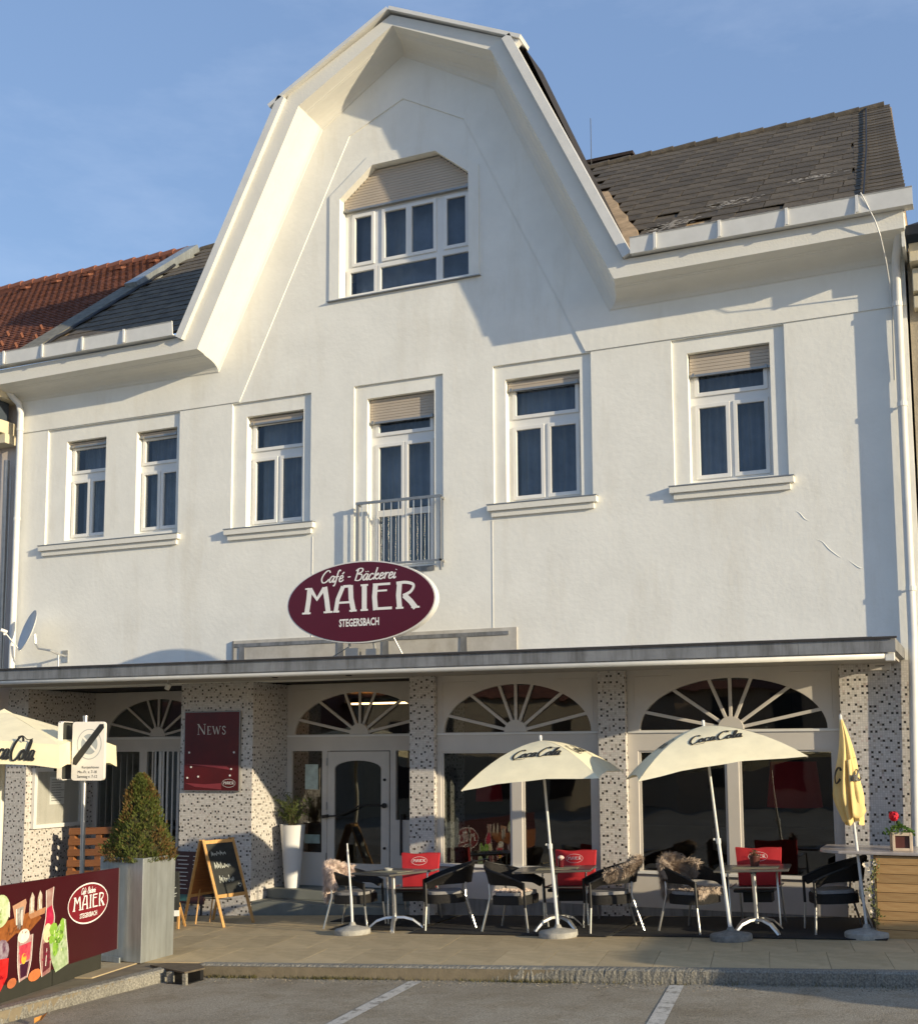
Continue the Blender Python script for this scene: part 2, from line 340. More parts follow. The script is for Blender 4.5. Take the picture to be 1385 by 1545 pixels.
def cola(mb, fn, x, y, h):
    W_ = 3.75*h; f2 = lambda u, v: fn(u, v)
    x0 = x-W_/2
    script(mb, 'C', f2, x0, y-.05*h, h*1.15, .10, .3, .5, False)
    script(mb, 'oca', f2, x0+.66*h, y, h*1.0, .11, .3, .5, False)
    ribbon(mb, [(x0+1.72*h, y+.25*h), (x0+1.86*h, y+.27*h)], .08*h, f2)
    script(mb, 'C', f2, x0+1.9*h, y-.05*h, h*1.2, .10, .3, .5, False)
    script(mb, 'ola', f2, x0+2.58*h, y, h*1.0, .11, .3, .5, False)
    ribbon(mb, [(x0+.35*h, y-.06*h), (x0+.2*h, y-.18*h), (x0+.45*h, y-.16*h), (x0+.8*h, y-.2*h), (x0+1.1*h, y-.14*h)], .055*h, f2, .3)
    ribbon(mb, [(x0+2.5*h, y+1.12*h), (x0+2.85*h, y+1.2*h), (x0+3.2*h, y+1.02*h), (x0+3.6*h, y+1.08*h)], .055*h, f2, .3)
def maier(mb, fn, x, y, wd_, h):
    "art-nouveau capitals MAIER in a box wd_ x h centred on x, base y"
    s = h; t = .21*s
    def rb(P, w_=t): ribbon(mb, P, w_, fn, 0, False)
    k = wd_/4.42; x0 = x-wd_/2
    X = lambda a: x0+a*k
    Y = lambda a: y+a*s
    # M
    rb([(X(.22), Y(0)), (X(.30), Y(.55)), (X(.34), Y(1))]); rb([(X(.05), Y(.03)), (X(.38), Y(.03))], .07*s)
    rb([(X(.16), Y(.97)), (X(.42), Y(.97))], .06*s); rb([(X(.36), Y(.96)), (X(.62), Y(.55)), (X(.90), Y(.96))], t*.8); rb([(X(.92), Y(1)), (X(1.0), Y(.5)), (X(1.06), Y(0))]); rb([(X(.88), Y(.03)), (X(1.22), Y(.03))], .07*s)
    # A
    rb([(X(1.34), Y(0)), (X(1.42), Y(.5)), (X(1.62), Y(.97))], t*.85); rb([(X(1.62), Y(.97)), (X(1.92), Y(.97))], .10*s); rb([(X(1.90), Y(1)), (X(1.92), Y(.5)), (X(2.02), Y(0))]); rb([(X(1.42), Y(.36)), (X(1.92), Y(.36))], .08*s); rb([(X(1.24), Y(.03)), (X(1.48), Y(.03))], .07*s); rb([(X(1.86), Y(.03)), (X(2.14), Y(.03))], .07*s)
    # I
    rb([(X(2.42), Y(0)), (X(2.42), Y(1))]); rb([(X(2.28), Y(.97)), (X(2.56), Y(.97))], .07*s); rb([(X(2.28), Y(.03)), (X(2.56), Y(.03))], .07*s)
    # E
    rb([(X(2.84), Y(0)), (X(2.80), Y(.5)), (X(2.84), Y(1))]); rb([(X(2.74), Y(.96)), (X(3.38), Y(.96))], .09*s); rb([(X(2.84), Y(.72)), (X(3.26), Y(.72))], .07*s); rb([(X(2.74), Y(.05)), (X(3.44), Y(.05))], .10*s)
    # R
    rb([(X(3.72), Y(0)), (X(3.68), Y(.5)), (X(3.72), Y(1))]); ribbon(mb, [(X(3.60), Y(.96)), (X(3.95), Y(.97)), (X(4.22), Y(.86)), (X(4.12), Y(.62)), (X(3.84), Y(.48))], .11*s, fn); rb([(X(3.88), Y(.5)), (X(4.12), Y(.25)), (X(4.30), Y(0))]); rb([(X(3.58), Y(.03)), (X(3.86), Y(.03))], .07*s); rb([(X(4.14), Y(.03)), (X(4.44), Y(.03))], .07*s)
def text_mesh(mb, body, fn, x, y, h, bold=.0, sx=1, center=True):
    cu = bpy.data.curves.new('t', 'FONT'); cu.body = body; cu.size = 1; cu.offset = bold; cu.resolution_u = 2
    o = bpy.data.objects.new('t', cu); COL.objects.link(o); dg = bpy.context.evaluated_depsgraph_get()
    me = bpy.data.meshes.new_from_object(o.evaluated_get(dg))
    vs = [v.co.copy() for v in me.vertices]; mxx = max(v.x for v in vs); mn = min(v.x for v in vs); off = (mxx+mn)/2 if center else mn
    mb.add([fn(x+(v.x-off)*h*sx*1.4, y+v.y*h*1.4) for v in vs], [tuple(p.vertices) for p in me.polygons])
    bpy.data.objects.remove(o); bpy.data.curves.remove(cu); bpy.data.meshes.remove(me)
def logo(parent, fn, w_, h_, simple=False, ringm=None, fieldm=None, back=None, letm=None, small=True):
    "oval logo: field, ring and lettering; fn(u, v, lift)"
    n = 48
    if fieldm:
        f = MB(); f.add([fn(0, 0, 0)]+[fn(w_/2*cos(2*pi*i/n), h_/2*sin(2*pi*i/n), 0) for i in range(n)], [(0, i+1, (i+1) % n+1) for i in range(n)]); f.build('logo_field', fieldm, parent)
    if ringm:
        g = MB(); vs = []
        for i in range(n):
            a = 2*pi*i/n; vs += [fn(w_/2*cos(a), h_/2*sin(a), .002), fn((w_/2-.035*h_)*cos(a), (h_/2-.035*h_)*sin(a), .002)]
        g.add(vs, [(2*i, 2*i+1, (2*i+3) % (2*n), (2*i+2) % (2*n)) for i in range(n)]); g.build('logo_ring', ringm, parent)
    t = MB(); q = lambda u, v: fn(u, v, .004)
    maier(t, q, .0*w_, -.13*h_, .80*w_, .33*h_)
    if small:
        script(t, 'Café - Bäckerei', q, -.02*w_, .245*h_, .125*h_*(w_/h_)/1.95, .13, .25, .2)
        text_mesh(t, 'STEGERSBACH', q, 0, -.335*h_, .115*h_, .02, .42*w_/(h_*1.02))
    t.build('lettering', letm or WHITE, parent)

# ------------------------------------------------------------------ ground
def KY(x): return -4.35+.0645*x          # front line of the kerb
def sheet(name, pts, off, m, kind='structure'):
    b = MB(); b.add([(x, y, gz(x)+off) for x, y in pts], [tuple(range(len(pts)))]); o = b.build(name, m); 
    if kind: o['kind'] = kind
    return o
rd = MB()
nx = 28
for i in range(nx+1):
    for j in range(nx+1):
        x = -70+160*i/nx; y = -78+118*j/nx; rd.v.append((x, y, gz(max(-40, min(50, x)))-.13))
rd.f = [(i*(nx+1)+j, (i+1)*(nx+1)+j, (i+1)*(nx+1)+j+1, i*(nx+1)+j+1) for i in range(nx) for j in range(nx)]
road = rd.build('road', ASPH); road['kind'] = 'structure'
far = MB(); far.add([(-400, -400, -2.4), (400, -400, -2.4), (400, 400, -2.4), (-400, 400, -2.4)], [(0, 1, 2, 3)])
g_ = far.build('ground', mat('distant ground', (.12, .12, .08), .95)); g_['kind'] = 'structure'
pv = MB()
P_ = [(-14, 8), (-14, -14), (-.62, -14), (-.30, -7.2), (-.16, -4.42), (14, KY(14)+.14), (14, 8)]
pv.add([(x, y, gz(x)-.012) for x, y in P_]+[(x, y, gz(x)-.2) for x, y in P_], [tuple(range(7))]+[(i, i+7, (i+1) % 7+7, (i+1) % 7) for i in range(7)])
pave = pv.build('pavement', mat('pavement bed', (.20, .165, .11), .9, 0, .2, 6, .4, 60)); pave['kind'] = 'structure'
# slabs
e1 = Vector((1, .0645, SL)); e2 = Vector((-.17, 1, -.17*SL))
def slab_mesh(a, b, th=.05, g=.0022):
    q = MB(); c = [e1*x+e2*y for x, y in ((g, g), (a-g, g), (a-g, b-g), (g, b-g))]
    q.add([v+Vector((0, 0, -th)) for v in c]+c, [(0, 3, 2, 1), (4, 5, 6, 7), (0, 1, 5, 4), (1, 2, 6, 5), (2, 3, 7, 6), (3, 0, 4, 7)]); return q
s0 = slab_mesh(.57, 1.05).build('paving_slab', SLAB, pave); first = True
def put_slab(p):
    global first
    if first: s0.location = p; first = False
    else: twin(s0, p)
O = Vector((-.0, KY(0)+.15, 0))
for j in range(4):
    for i in range(-1, 22):
        p = O+e1*(i*.57+.285*(j % 2))+e2*j*1.05
        put_slab((p.x, p.y, gz(p.x)+R.uniform(-.0006, .0006)))
for j in range(-7, 4):
    for i in range(-13, 0):
        p = O+e1*(i*.57+.285*(j % 2))+e2*j*1.05
        q = p+e1*.57
        if (j < 0 and q.x > -.38) or (j >= 0 and i >= -1) or p.x < -7: continue
        if j < -3 and p.x < -4.5: continue
        put_slab((p.x, p.y, gz(p.x)+R.uniform(-.0006, .0006)))
# kerb stones
kerb = bpy.data.objects.new('kerb', None); COL.objects.link(kerb); kerb['kind'] = 'structure'
def kerbstone(l, seed, d=.14):
    rr = random.Random(seed); b = MB(); n = 31; prof = [(-.012, -.30), (-.006, -.10), (0, -.02), (.02, .0), (d-.01, .003), (d, -.05)]
    for i in range(n+1):
        for k, (y, z) in enumerate(prof):
            a = .0055 if k < 4 else .0015
            b.v.append((l*i/n, y+rr.uniform(-a, a), z+rr.uniform(-a, a)*.6))
    m = len(prof)
    b.f = [(i*m+k, (i+1)*m+k, (i+1)*m+k+1, i*m+k+1) for i in range(n) for k in range(m-1)]+[tuple(range(m))[::-1], tuple(n*m+k for k in range(m))]
    return b
ks = [kerbstone(.80, k).build('kerb_stone', GRAN, kerb) for k in range(3)]
ang = math.atan(.0645)
def kerb_at(base, x, y, rz, tilt, used=set()):
    o = base
    if base.name in used: o = twin(base)
    used.add(base.name); o.location = (x, y, gz(x)+.004); o.rotation_euler = (0, tilt, rz)
for i in range(19):
    x = .03+i*.803*cos(ang)
    kerb_at(ks[i % 3], x, KY(x), ang, TILT)
lx, ly = -.16, -4.55
for i in range(10):
    t = .05+.1*(i > 3); dx, dy = (.16-.03*i)*.0+(-.055), -.998
    x = lx+.055*i*.81*-1; y = ly-i*.805
    kerb_at(ks[(i+1) % 3], x-.055*.8, y-.8, radians(90-3.2), 0)
# road drain built into the kerb corner
dr = thing('drain_inlet', 'rusty iron kerb drain with a dark mouth at the pavement corner below the metal planter', 'drain', (.0, -4.5, gz(0)), (0, TILT, 0))
DM = mat('rusty iron', (.12, .095, .065), .85, .2, .3, 14, .3, 50)
b = MB(); b.plate([(-.52, -.02), (.24, -.40), (.29, -.10), (.06, .12), (-.40, .14)], [], -.012, .006, Matrix.Rotation(0, 4, 'X') @ Matrix(((1, 0, 0, 0), (0, 0, 1, 0), (0, -1, 0, 0), (0, 0, 0, 1)))); b.build('cover_plate', DM, dr)
b = MB(); b.box(.20, .245, -.39, -.35, -.14, -.008); b.build('mouth_jamb', GRAN, dr); b = MB(); b.box(-.06, .0, -.32, -.26, -.14, -.008); b.build('mouth_jamb', GRAN, dr); b = MB(); b.box(-.3, .24, -.12, -.06, -.14, -.008); b.build('mouth_back', DARK, dr); b = MB(); b.box(-.05, .24, -.34, -.06, -.128, -.118); b.build('mouth_floor', DARK, dr)
# painted bay lines
for n_, (a, b_, c, d) in enumerate([((2.64, -4.30), (2.79, -4.29), (3.30, -9.2), (3.15, -9.2)), ((5.36, -4.10), (5.50, -4.09), (6.22, -9.2), (6.06, -9.2)), ((8.06, -3.93), (8.2, -3.92), (9.2, -9.2), (9.05, -9.2)), ((-.05, -9.2), (-.2, -9.2), (-.1, -7.9), (.05, -7.9))]):
    if n_ == 3: continue
    sheet('bay_line', (a, d, c, b_), -.126, WHITEP)
# weeds and grit at the kerb foot
wd = MB()
for _ in range(1500):
    x = R.choice([R.gauss(1.7, .35), R.gauss(3.9, .3), R.uniform(.1, 7.5), R.uniform(.2, .8)]); y = KY(x)-.03-abs(R.gauss(0, .035)); z = gz(x)-.13
    h = R.uniform(.012, .05); a = R.uniform(0, 2*pi); wd.add([(x-.004*cos(a), y-.004*sin(a), z), (x+.004*cos(a), y+.004*sin(a), z), (x+R.uniform(-.02, .02), y+R.uniform(-.02, .02), z+h)], [(0, 1, 2)])
o = wd.build('kerb_weeds', leaf_mat('dry weeds', (.22, .18, .08), (.08, .09, .03))); o['kind'] = 'stuff'
gr = MB()
for _ in range(1600):
    x = R.uniform(-.3, 9); y = KY(x)-.02-abs(R.gauss(0, .16)) if x > .1 else R.uniform(-8, -4.5); z = gz(x)-.13; s = R.uniform(.003, .011)
    a, c = R.uniform(-s, s), R.uniform(-s, s)
    gr.add([(x-s, y-a, z), (x+s, y-c, z), (x+a, y+s, z), (x, y, z+s*.8)], [(0, 1, 3), (1, 2, 3), (2, 0, 3)])
o = gr.build('gutter_grit', mat('grit', (.25, .22, .17), .9, 0, .4, 30)); o['kind'] = 'stuff'
lf = MB(); lf.add([(0, 0, 0), (.07, .03, .012), (.11, .10, .045), (.05, .12, .02), (-.01, .06, .03), (.055, .06, -.004)], [(0, 1, 5), (1, 2, 5), (2, 3, 5), (3, 4, 5), (4, 0, 5)])
tag(lf.build('fallen_leaf', mat('orange leaf', (.62, .27, .05), .6, 0, .2, 20), loc=(.10, -6.98, gz(.1)-.11), rot=(.2, -.2, .4)), 'curled orange leaf lying against the left kerb', 'leaf')

# ------------------------------------------------------------------ the cafe building
B = thing('cafe_building', 'white plastered cafe building with a tall dormer gable and mosaic tiled pillars', 'building')
XL, XR = -7.15, 7.62
FI = [(-7.3, 8.60), (-2.96, 8.64), (-1.12, 12.32), (.53, 13.23), (2.15, 12.41), (3.93, 8.63), (7.66, 8.66)]      # fascia lower edge
FO = [(-7.3, 8.86), (-3.22, 8.88), (-1.30, 12.55), (.51, 13.41), (2.32, 12.57), (4.07, 8.88), (7.66, 8.90)]      # fascia upper edge
CW = [(-7.15, 8.42), (-2.93, 8.38), (-.99, 12.14), (.41, 13.06), (1.94, 12.13), (3.67, 8.38), (7.62, 8.42)]      # cornice foot on the wall
GO = [(-2.53, 7.87), (-.52, 11.96), (.43, 12.37), (1.46, 11.80), (3.33, 7.87)]                                  # shallow step in the gable field
OPEN = [(-6.13, -5.27, 5.87, 7.62), (-4.62, -3.79, 5.87, 7.62), (-2.41, -1.35, 5.80, 7.62), (-.21, .93, 4.96, 7.64), (2.08, 3.22, 5.79, 7.64), (4.77, 5.88, 5.83, 7.65)]
GWIN = [(-.69, 9.31), (1.53, 9.31), (1.53, 10.94), (.98, 11.39), (-.11, 11.39), (-.69, 10.94)]
wall = MB()
core = [(XL, 3.32), (XR, 3.32), (XR, 8.8), (3.9, 8.8), (2.1, 12.4), (.46, 13.2), (-1.08, 12.35), (-3.05, 8.8), (XL, 8.8)]
wall.plate(core, [rect(*o) for o in OPEN]+[GWIN], .04, .36)
SUR = [(-6.53, -3.71, 5.79, 7.855), (-2.67, -1.19, 5.77, 7.855), (-.42, 1.09, 4.92, 7.855), (1.90, 3.40, 5.77, 7.855), (4.56, 6.08, 5.78, 7.855)]
wall.plate([(XL, 3.321), (XR, 3.321), (XR, 8.5), (3.7, 8.5), (1.98, 12.2), (.42, 13.12), (-1.02, 12.2), (-2.98, 8.5), (XL, 8.5)], [rect(*o) for o in SUR]+[GWIN], 0, .04)
wall.plate([(XL, 7.87), *GO, (XR, 7.87), (XR, 8.5), (3.7, 8.5), (1.98, 12.2), (.42, 13.12), (-1.02, 12.2), (-2.98, 8.5), (XL, 8.5)], [], -.018, 0)
wall.build('facade_wall', PL, B)
b = MB(); b.plate([(-.87, 9.285), (1.70, 9.285), (1.70, 11.02), (1.06, 11.55), (-.18, 11.55), (-.87, 11.02)], [GWIN], -.02, 0); b.build('gable_window_surround', PL, B)
b = MB(); b.box(1.868, 1.876, -.006, .0, 3.6, 5.55); b.box(-1.148, -1.14, -.006, 0, 3.9, 5.55); b.build('plaster_joint', PLT, B)
# the hairline repair scars on the right of the wall
def scar(P): 
    m = MB(); m.tube([(x, .0, z) for x, z in smooth_path(P)], [.006*(1 if 0 < i < 14 else .3) for i in range(len(smooth_path(P)))], 6, False); return m
def sc_build(P):
    q = smooth_path(P); m = MB(); n = len(q); m.tube([(x, .001, z) for x, z in q], [.006*sin(pi*(i+.3)/(n-.4))+.001 for i in range(n)], 6, False); m.build('plaster_scar', PL, B)
sc_build([(6.14, 5.32), (6.20, 5.28), (6.26, 5.20), (6.32, 5.17)]); sc_build([(6.38, 4.93), (6.47, 4.88), (6.55, 4.78), (6.66, 4.68), (6.70, 4.66)]); sc_build([(6.78, 4.62), (6.9, 4.52), (6.95, 4.51)])
# cornice: profile swept between the fascia edge and the wall
prof = [(0, 0), (.03, .10), (.10, .28), (.16, .31), (.17, .35), (.20, .36), (.235, .50), (.31, .66), (.42, .79), (.56, .88), (.70, .925), (.84, .945), (.86, .965), (.93, .968), (.935, .98), (1.0, .985), (1.0, 1.03)]
c = MB(); m_ = len(FI)
for a, bb in prof:
    for (x0, z0), (x1, z1) in zip(FI, CW): c.v.append((x0+(x1-x0)*a, -.58*(1-bb), z0+(z1-z0)*a))
c.f = [(k*m_+i, k*m_+i+1, (k+1)*m_+i+1, (k+1)*m_+i) for k in range(len(prof)-1) for i in range(m_-1)]
c.v += [(7.63, .0, 8.42), (7.63, .0, 8.9)]
c.build('cornice', PLT, B)
c = MB()
for y in (-.58, -.50):
    for P in (FI, FO): c.v += [(x, y, z) for x, z in P]
k = m_
c.f = [(i, i+1, k+i+1, k+i) for i in range(k-1)]+[(2*k+i+1, 2*k+i, 3*k+i, 3*k+i+1) for i in range(k-1)]+[(k+i, k+i+1, 3*k+i+1, 3*k+i) for i in range(k-1)]+[(i+1, i, 2*k+i, 2*k+i+1) for i in range(k-1)]
c.f += [(0, k, 3*k, 2*k), (k-1, 3*k-1, 4*k-1, 2*k-1)]
c.build('fascia', PLT, B)
b = MB(); b.box(7.621, 7.66, -.50, .35, 8.45, 8.9); b.build('fascia', PLT, B)
# verge trim along the steep rakes and cap boards on the top
def verge(P, off, y0, y1, th, name):
    m = MB(); n = len(P); V = []
    for i, (x, z) in enumerate(P):
        a = P[max(i-1, 0)]; c_ = P[min(i+1, n-1)]; d = Vector((c_[0]-a[0], c_[1]-a[1])).normalized(); nn = Vector((-d.y, d.x))
        for o_ in (off, off+th):
            for y in (y0, y1): V.append((x+nn.x*o_, y, z+nn.y*o_))
    m.v = V
    for i in range(n-1):
        a = i*4; c_ = a+4
        m.f += [(a, c_, c_+2, a+2), (a+1, a+3, c_+3, c_+1), (a+2, c_+2, c_+3, a+3), (a, a+1, c_+1, c_)]
    m.f += [(0, 2, 3, 1), (4*n-4, 4*n-3, 4*n-1, 4*n-2)]
    m.build(name, METW, B)
verge([(-3.30, 8.86), (-1.42, 12.52)], -.09, -.66, -.45, .13, 'verge_trim')
verge([(2.43, 12.54), (4.16, 8.92)], -.09, -.66, -.45, .13, 'verge_trim')
verge([(-1.62, 12.38), (.49, 13.46)], .0, -.66, -.30, .055, 'verge_cap')
verge([(.49, 13.46), (2.62, 12.44)], .0, -.66, -.30, .055, 'verge_cap')
b = MB(); b.plate([(2.36, 12.56), (2.61, 12.44), (2.50, 12.34)], [], -.62, -.50); b.build('verge_return', METW, B)
# gable roof body behind the front
b = MB()
A_ = [(-3.28, 8.9), (-1.36, 12.50), (.49, 13.44), (2.63, 12.40), (4.12, 8.92)]
Bk = [(-3.0, 8.9), (-1.25, 12.3), (.40, 13.2), (1.95, 12.3), (3.3, 8.9)]
for y, P in ((-.42, A_), (.25, [(x+.02*(x > 1), z) for x, z in A_]), (1.2, [(x*.96+.0, z-.03) for x, z in Bk]), (4.6, [(-1.8, 12.6), (-.9, 12.7), (.1, 12.9), (.9, 12.7), (1.2, 12.6)])):
    b.v += [(x, y, z) for x, z in P]
b.f = [(k*5+i, k*5+i+1, (k+1)*5+i+1, (k+1)*5+i) for k in range(3) for i in range(4)]
b.build('gable_roof', mat('black bitumen edge', (.022, .018, .015), .85, 0, .4, 6), B)
# main roof deck and slates
PT = math.atan(.79); RY, RZ = -.45, 9.04
def rp_(x, s, lift=0): return (x, RY+s*cos(PT)-lift*sin(PT), RZ+s*sin(PT)+lift*cos(PT))
SLEN = 5.0/cos(PT)
dk = MB()
def dq(x0, x1, s_a, s_b, cut=0): dk.add([rp_(x0, s_a, -.02), rp_(x1-.35*cut*s_a/SLEN, s_a, -.02), rp_(x1-.35*cut*s_b/SLEN, s_b, -.02), rp_(x0, s_b, -.02)], [(0, 1, 2, 3)])
SG = 1.15
dq(-7.0, -3.35, 0, SG); dq(4.12, 7.68, 0, SG, 1); dq(-7.0, -3.0, SG, SLEN); dq(-3.0, 3.5, SG, SLEN); dq(3.5, 7.68, SG, SLEN, 1)
dk.add([rp_(-6.7, SLEN, -.02), rp_(7.33, SLEN, -.02), (7.6, 10.2, 9.0), (-6.7, 10.2, 9.0)], [(0, 1, 2, 3)])
dk.add([(7.62, .4, 9.0), (7.6, 10.2, 9.0), (7.32, RY+SLEN*cos(PT), RZ+SLEN*sin(PT)-.03), rp_(7.6, 0.9, -.03)], [(0, 1, 2, 3)])
roof = dk.build('roof', BOARDT, B)
def slate_geo(wd_, ln, th=.010):
    m = MB(); m.box(0, wd_, 0, ln, 0, th); return m
EXP = .33; SW = .33
rotS = Matrix.Rotation(PT, 4, 'X')
sl = slate_geo(SW-.006, EXP*1.25).build('slate', SLATE, roof); sused = False
def put_slate(base, x, s, used, tl=.05, rz=0):
    p = rp_(x, s, .022); o = base if not used else twin(base)
    o.location = p; o.rotation_euler = (PT-tl, 0, rz); return True
nrow = int(SLEN/EXP); LS = MB()
for side in (0, 1):
    for r_ in range(nrow+1):
        s = r_*EXP-.02; y = RY+s*cos(PT); xo = (r_ % 2)*SW/2
        if side: lo, hi = 4.20-.47*(y+.1), 7.16-.35*s/SLEN
        else: lo, hi = -6.60, -3.25+.50*max(0, y)*1.0-.0
        if not side: hi = min(hi, -2.2)
        x = lo-(0 if side else 0)+ (xo if not side else (xo-SW/2)*.0)
        n = int((hi-lo)/SW)+1
        for i in range(n):
            xx = lo-xo+i*SW+R.uniform(-.006, .006)
            if xx > hi-(.14 if side else .05) or (not side and xx < -6.75): continue
            dmg = side and (((abs(xx-4.5) < .6 and r_ in (1, 2, 3, 4)) or (abs(xx-5.3) < .6 and r_ in (0, 1, 2))) and R.random() < .6)
            if dmg and R.random() < .12: continue
            if not side:
                a_ = s+.0; LS.add([rp_(xx, a_, .035), rp_(xx+SW-.006, a_, .035), rp_(xx+SW-.006, a_+EXP+.03, .022), rp_(xx, a_+EXP+.03, .022), rp_(xx, a_, .015), rp_(xx+SW-.006, a_, .015)], [(0, 1, 2, 3), (4, 5, 1, 0), (4, 0, 3), (5, 2, 1)]); continue
            sused = put_slate(sl, xx, s+(R.uniform(-.05, .02) if dmg else R.uniform(-.004, .004)), sused, .02+(R.uniform(0, .08) if dmg else R.uniform(0, .008)), R.uniform(-.09, .09) if dmg else R.uniform(-.006, .006))
o = LS.build('roof_slates', SLATE, roof); o['kind'] = 'stuff'
vf = MB(); n = 12
for i in range(n+1):
    s = -.02+SLEN*.62*i/n; y = RY+s*cos(PT); xb = 4.22-.47*(y+.1)+.02*sin(i*2.3); wv = .26*(1-i/n)+.14
    vf.v += [rp_(xb-wv, s, .045), rp_(xb, s, .045), rp_(xb+.01, s, .02)]
vf.f = [(3*i+k, 3*i+k+1, 3*i+k+4, 3*i+k+3) for i in range(n) for k in (0, 1)]
vf.build('valley_board', BOARDT, roof)
# crumbled bits and light scuffs among the damaged slates
db = MB()
for _ in range(300):
    cx_, cs_ = R.choice([(4.45, .75), (4.55, .9), (5.1, .45), (5.0, .5), (6.35, 2.1), (5.3, 1.5)]); x = R.gauss(cx_, .16); s = R.gauss(cs_, .08)
    a = R.uniform(.03, .10); h = R.uniform(.012, .03); p = Vector(rp_(x, s, .045)); d1 = Vector((1, 0, 0)); d2 = Vector((0, cos(PT), sin(PT)))
    db.add([p, p+d1*a+d2*h*.3, p+d1*a*.8+d2*h, p+d1*a*.1+d2*h*.8], [(0, 1, 2, 3)])
o = db.build('slate_chips', mat('pale slate break', (.42, .38, .32), .8, 0, .3, 20), roof); o['kind'] = 'stuff'
vs_ = slate_geo(.60, .30, .012).build('verge_slate', SLATE, roof); vu = False
for r_ in range(int(SLEN/.20)+1):
    s = r_*.20-.02; x = 7.10-.35*s/SLEN
    vu = put_slate(vs_, x-.006*r_*.3, s, vu, .05, R.uniform(-.01, .01)) or vu
rt = MB(); rt.tube([(0, 0, 0), (.42, 0, .015)], [.09, .10], 10); rt0 = rt.build('ridge_tile', SLATE, roof, loc=(1.6, RY+SLEN*cos(PT), RZ+SLEN*sin(PT)-.02))
for i in range(1, 14): twin(rt0, (1.6+.40*i, RY+SLEN*cos(PT), RZ+SLEN*sin(PT)-.02+R.uniform(-.006, .006)))
for i in range(7): twin(rt0, (-6.7+.40*i, RY+SLEN*cos(PT), RZ+SLEN*sin(PT)-.02))
b = MB(); b.box(1.5, 2.62, 5.3, 6.0, 12.9, 13.50); b.box(1.45, 2.67, 5.25, 6.05, 13.50, 13.56); b.build('chimney', mat('dark chimney brick', (.035, .022, .018), .9, 0, .3, 8, .5, 30), B)
b = MB(); b.tube([(2.08, 4.5, 13.0), (2.08, 4.5, 13.95)], .007, 6); b.build('lightning_rod', DARK, B)
b = MB(); b.tube([rp_(6.93, SLEN, .06), rp_(7.08, SLEN*.5, .06), rp_(7.17, .4, .06), (7.18, -.72, 9.14)], .012, 6); b.build('roof_cable', DARK, B)
for s in range(12):
    pass
b = MB(); b.tube(smooth_path([(7.18, -.74), (7.2, -.73)], 1) and [(7.18, -.74, 9.14), (7.24, -.72, 9.0), (7.33, -.66, 8.78), (7.38, -.6, 8.6), (7.42, -.35, 8.35), (7.44, -.08, 8.1), (7.44, -.03, 7.6), (7.43, -.02, 6.9)], .008, 6); b.build('white_cable', METW, B)
# coping and gutter
b = MB(); s1, s2 = 2.9/cos(PT), 4.85/cos(PT)
for (xa, xb, l0, l1) in ((-6.92, -6.62, -.05, .17),):
    q = [rp_(xa, s1, l0), rp_(xb, s1, l0), rp_(xb, s1, l1), rp_(xa, s1, l1), rp_(xa, s2, l0), rp_(xb, s2, l0), rp_(xb, s2, l1), rp_(xa, s2, l1)]
    b.add(q, [(0, 1, 2, 3), (4, 7, 6, 5), (0, 4, 5, 1), (3, 2, 6, 7), (1, 5, 6, 2), (0, 3, 7, 4)])
b.build('wall_coping', GALV, B)
b = MB()
q = [rp_(x, s_, l_) for s_ in (-.02, s1+.05) for x, l_ in ((-7.03, .03), (-6.66, .03), (-6.66, .075), (-7.03, .105))]
b.add(q, [(0, 1, 2, 3), (4, 7, 6, 5), (0, 4, 5, 1), (3, 2, 6, 7), (1, 5, 6, 2), (0, 3, 7, 4)]); b.build('lead_flashing', mat('mossy lead', (.16, .155, .13), .8, .1, .3, 8), B)
b = MB(); b.tube([rp_(-6.60, s, .05+.01*sin(s*9)) for s in [.1+.2*i for i in range(26)]], .03, 6); b.build('roof_joint_strip', DARK, B)
def gutter(x0, x1, parent, name='gutter'):
    m = MB(); n = 2
    P = [(-.50, 8.905), (-.70, 8.895), (-.72, 9.10), (-.735, 9.115), (-.705, 9.118), (-.70, 9.09), (-.685, 8.91), (-.50, 8.92)]
    m.v = [(x, y, z) for x in (x0, x1) for y, z in P]; k = len(P)
    m.f = [(i, i+1, k+i+1, k+i) for i in range(k-1)]+[tuple(range(7, -1, -1)), tuple(range(k, 2*k))]
    g = m.build(name, METW, parent)
    x = x0+.35; br = None
    while x < x1-.1:
        if br is None:
            q = MB(); q.box(-.018, .018, -.740, -.716, 8.90, 9.122); br = q.build('gutter_bracket', METW, g, loc=(x, 0, 0))
        else: twin(br, (x, 0, 0))
        x += .86
    return g
gutter(-7.25, -3.36, B); gutter(4.20, 7.78, B)
def pipe(P, r, name, mt, par):
    m = MB(); m.tube(P, r, 14); m.build(name, mt, par, auto=True)
pipe([(7.62, -.5, 8.9), (7.60, -.46, 8.72), (7.53, -.16, 8.45), (7.52, -.10, 8.35), (7.51, -.10, 3.6), (7.44, -.10, 1.2), (7.43, -.10, -.2)], .056, 'downpipe', METW, B)
for z in (7.86, 6.55, 4.2): m = MB(); m.lathe([(.064, -.03), (.064, .03)], 14, (7.515 if z > 4 else 7.50, -.10, z)); m.box(7.50, 7.53, -.05, 0, z-.012, z+.012); m.build('pipe_clip', METW, B)
pipe([(-7.62, -.45, 8.9), (-7.58, -.43, 8.76), (-7.3, -.25, 8.62), (-7.10, -.14, 8.38), (-7.06, -.12, 8.2), (-7.06, -.12, 3.5)], .055, 'downpipe', METW, B)
for z in (7.9, 6.3): m = MB(); m.lathe([(.062, -.025), (.062, .025)], 14, (-7.06, -.12, z)); m.build('pipe_clip', METW, B)
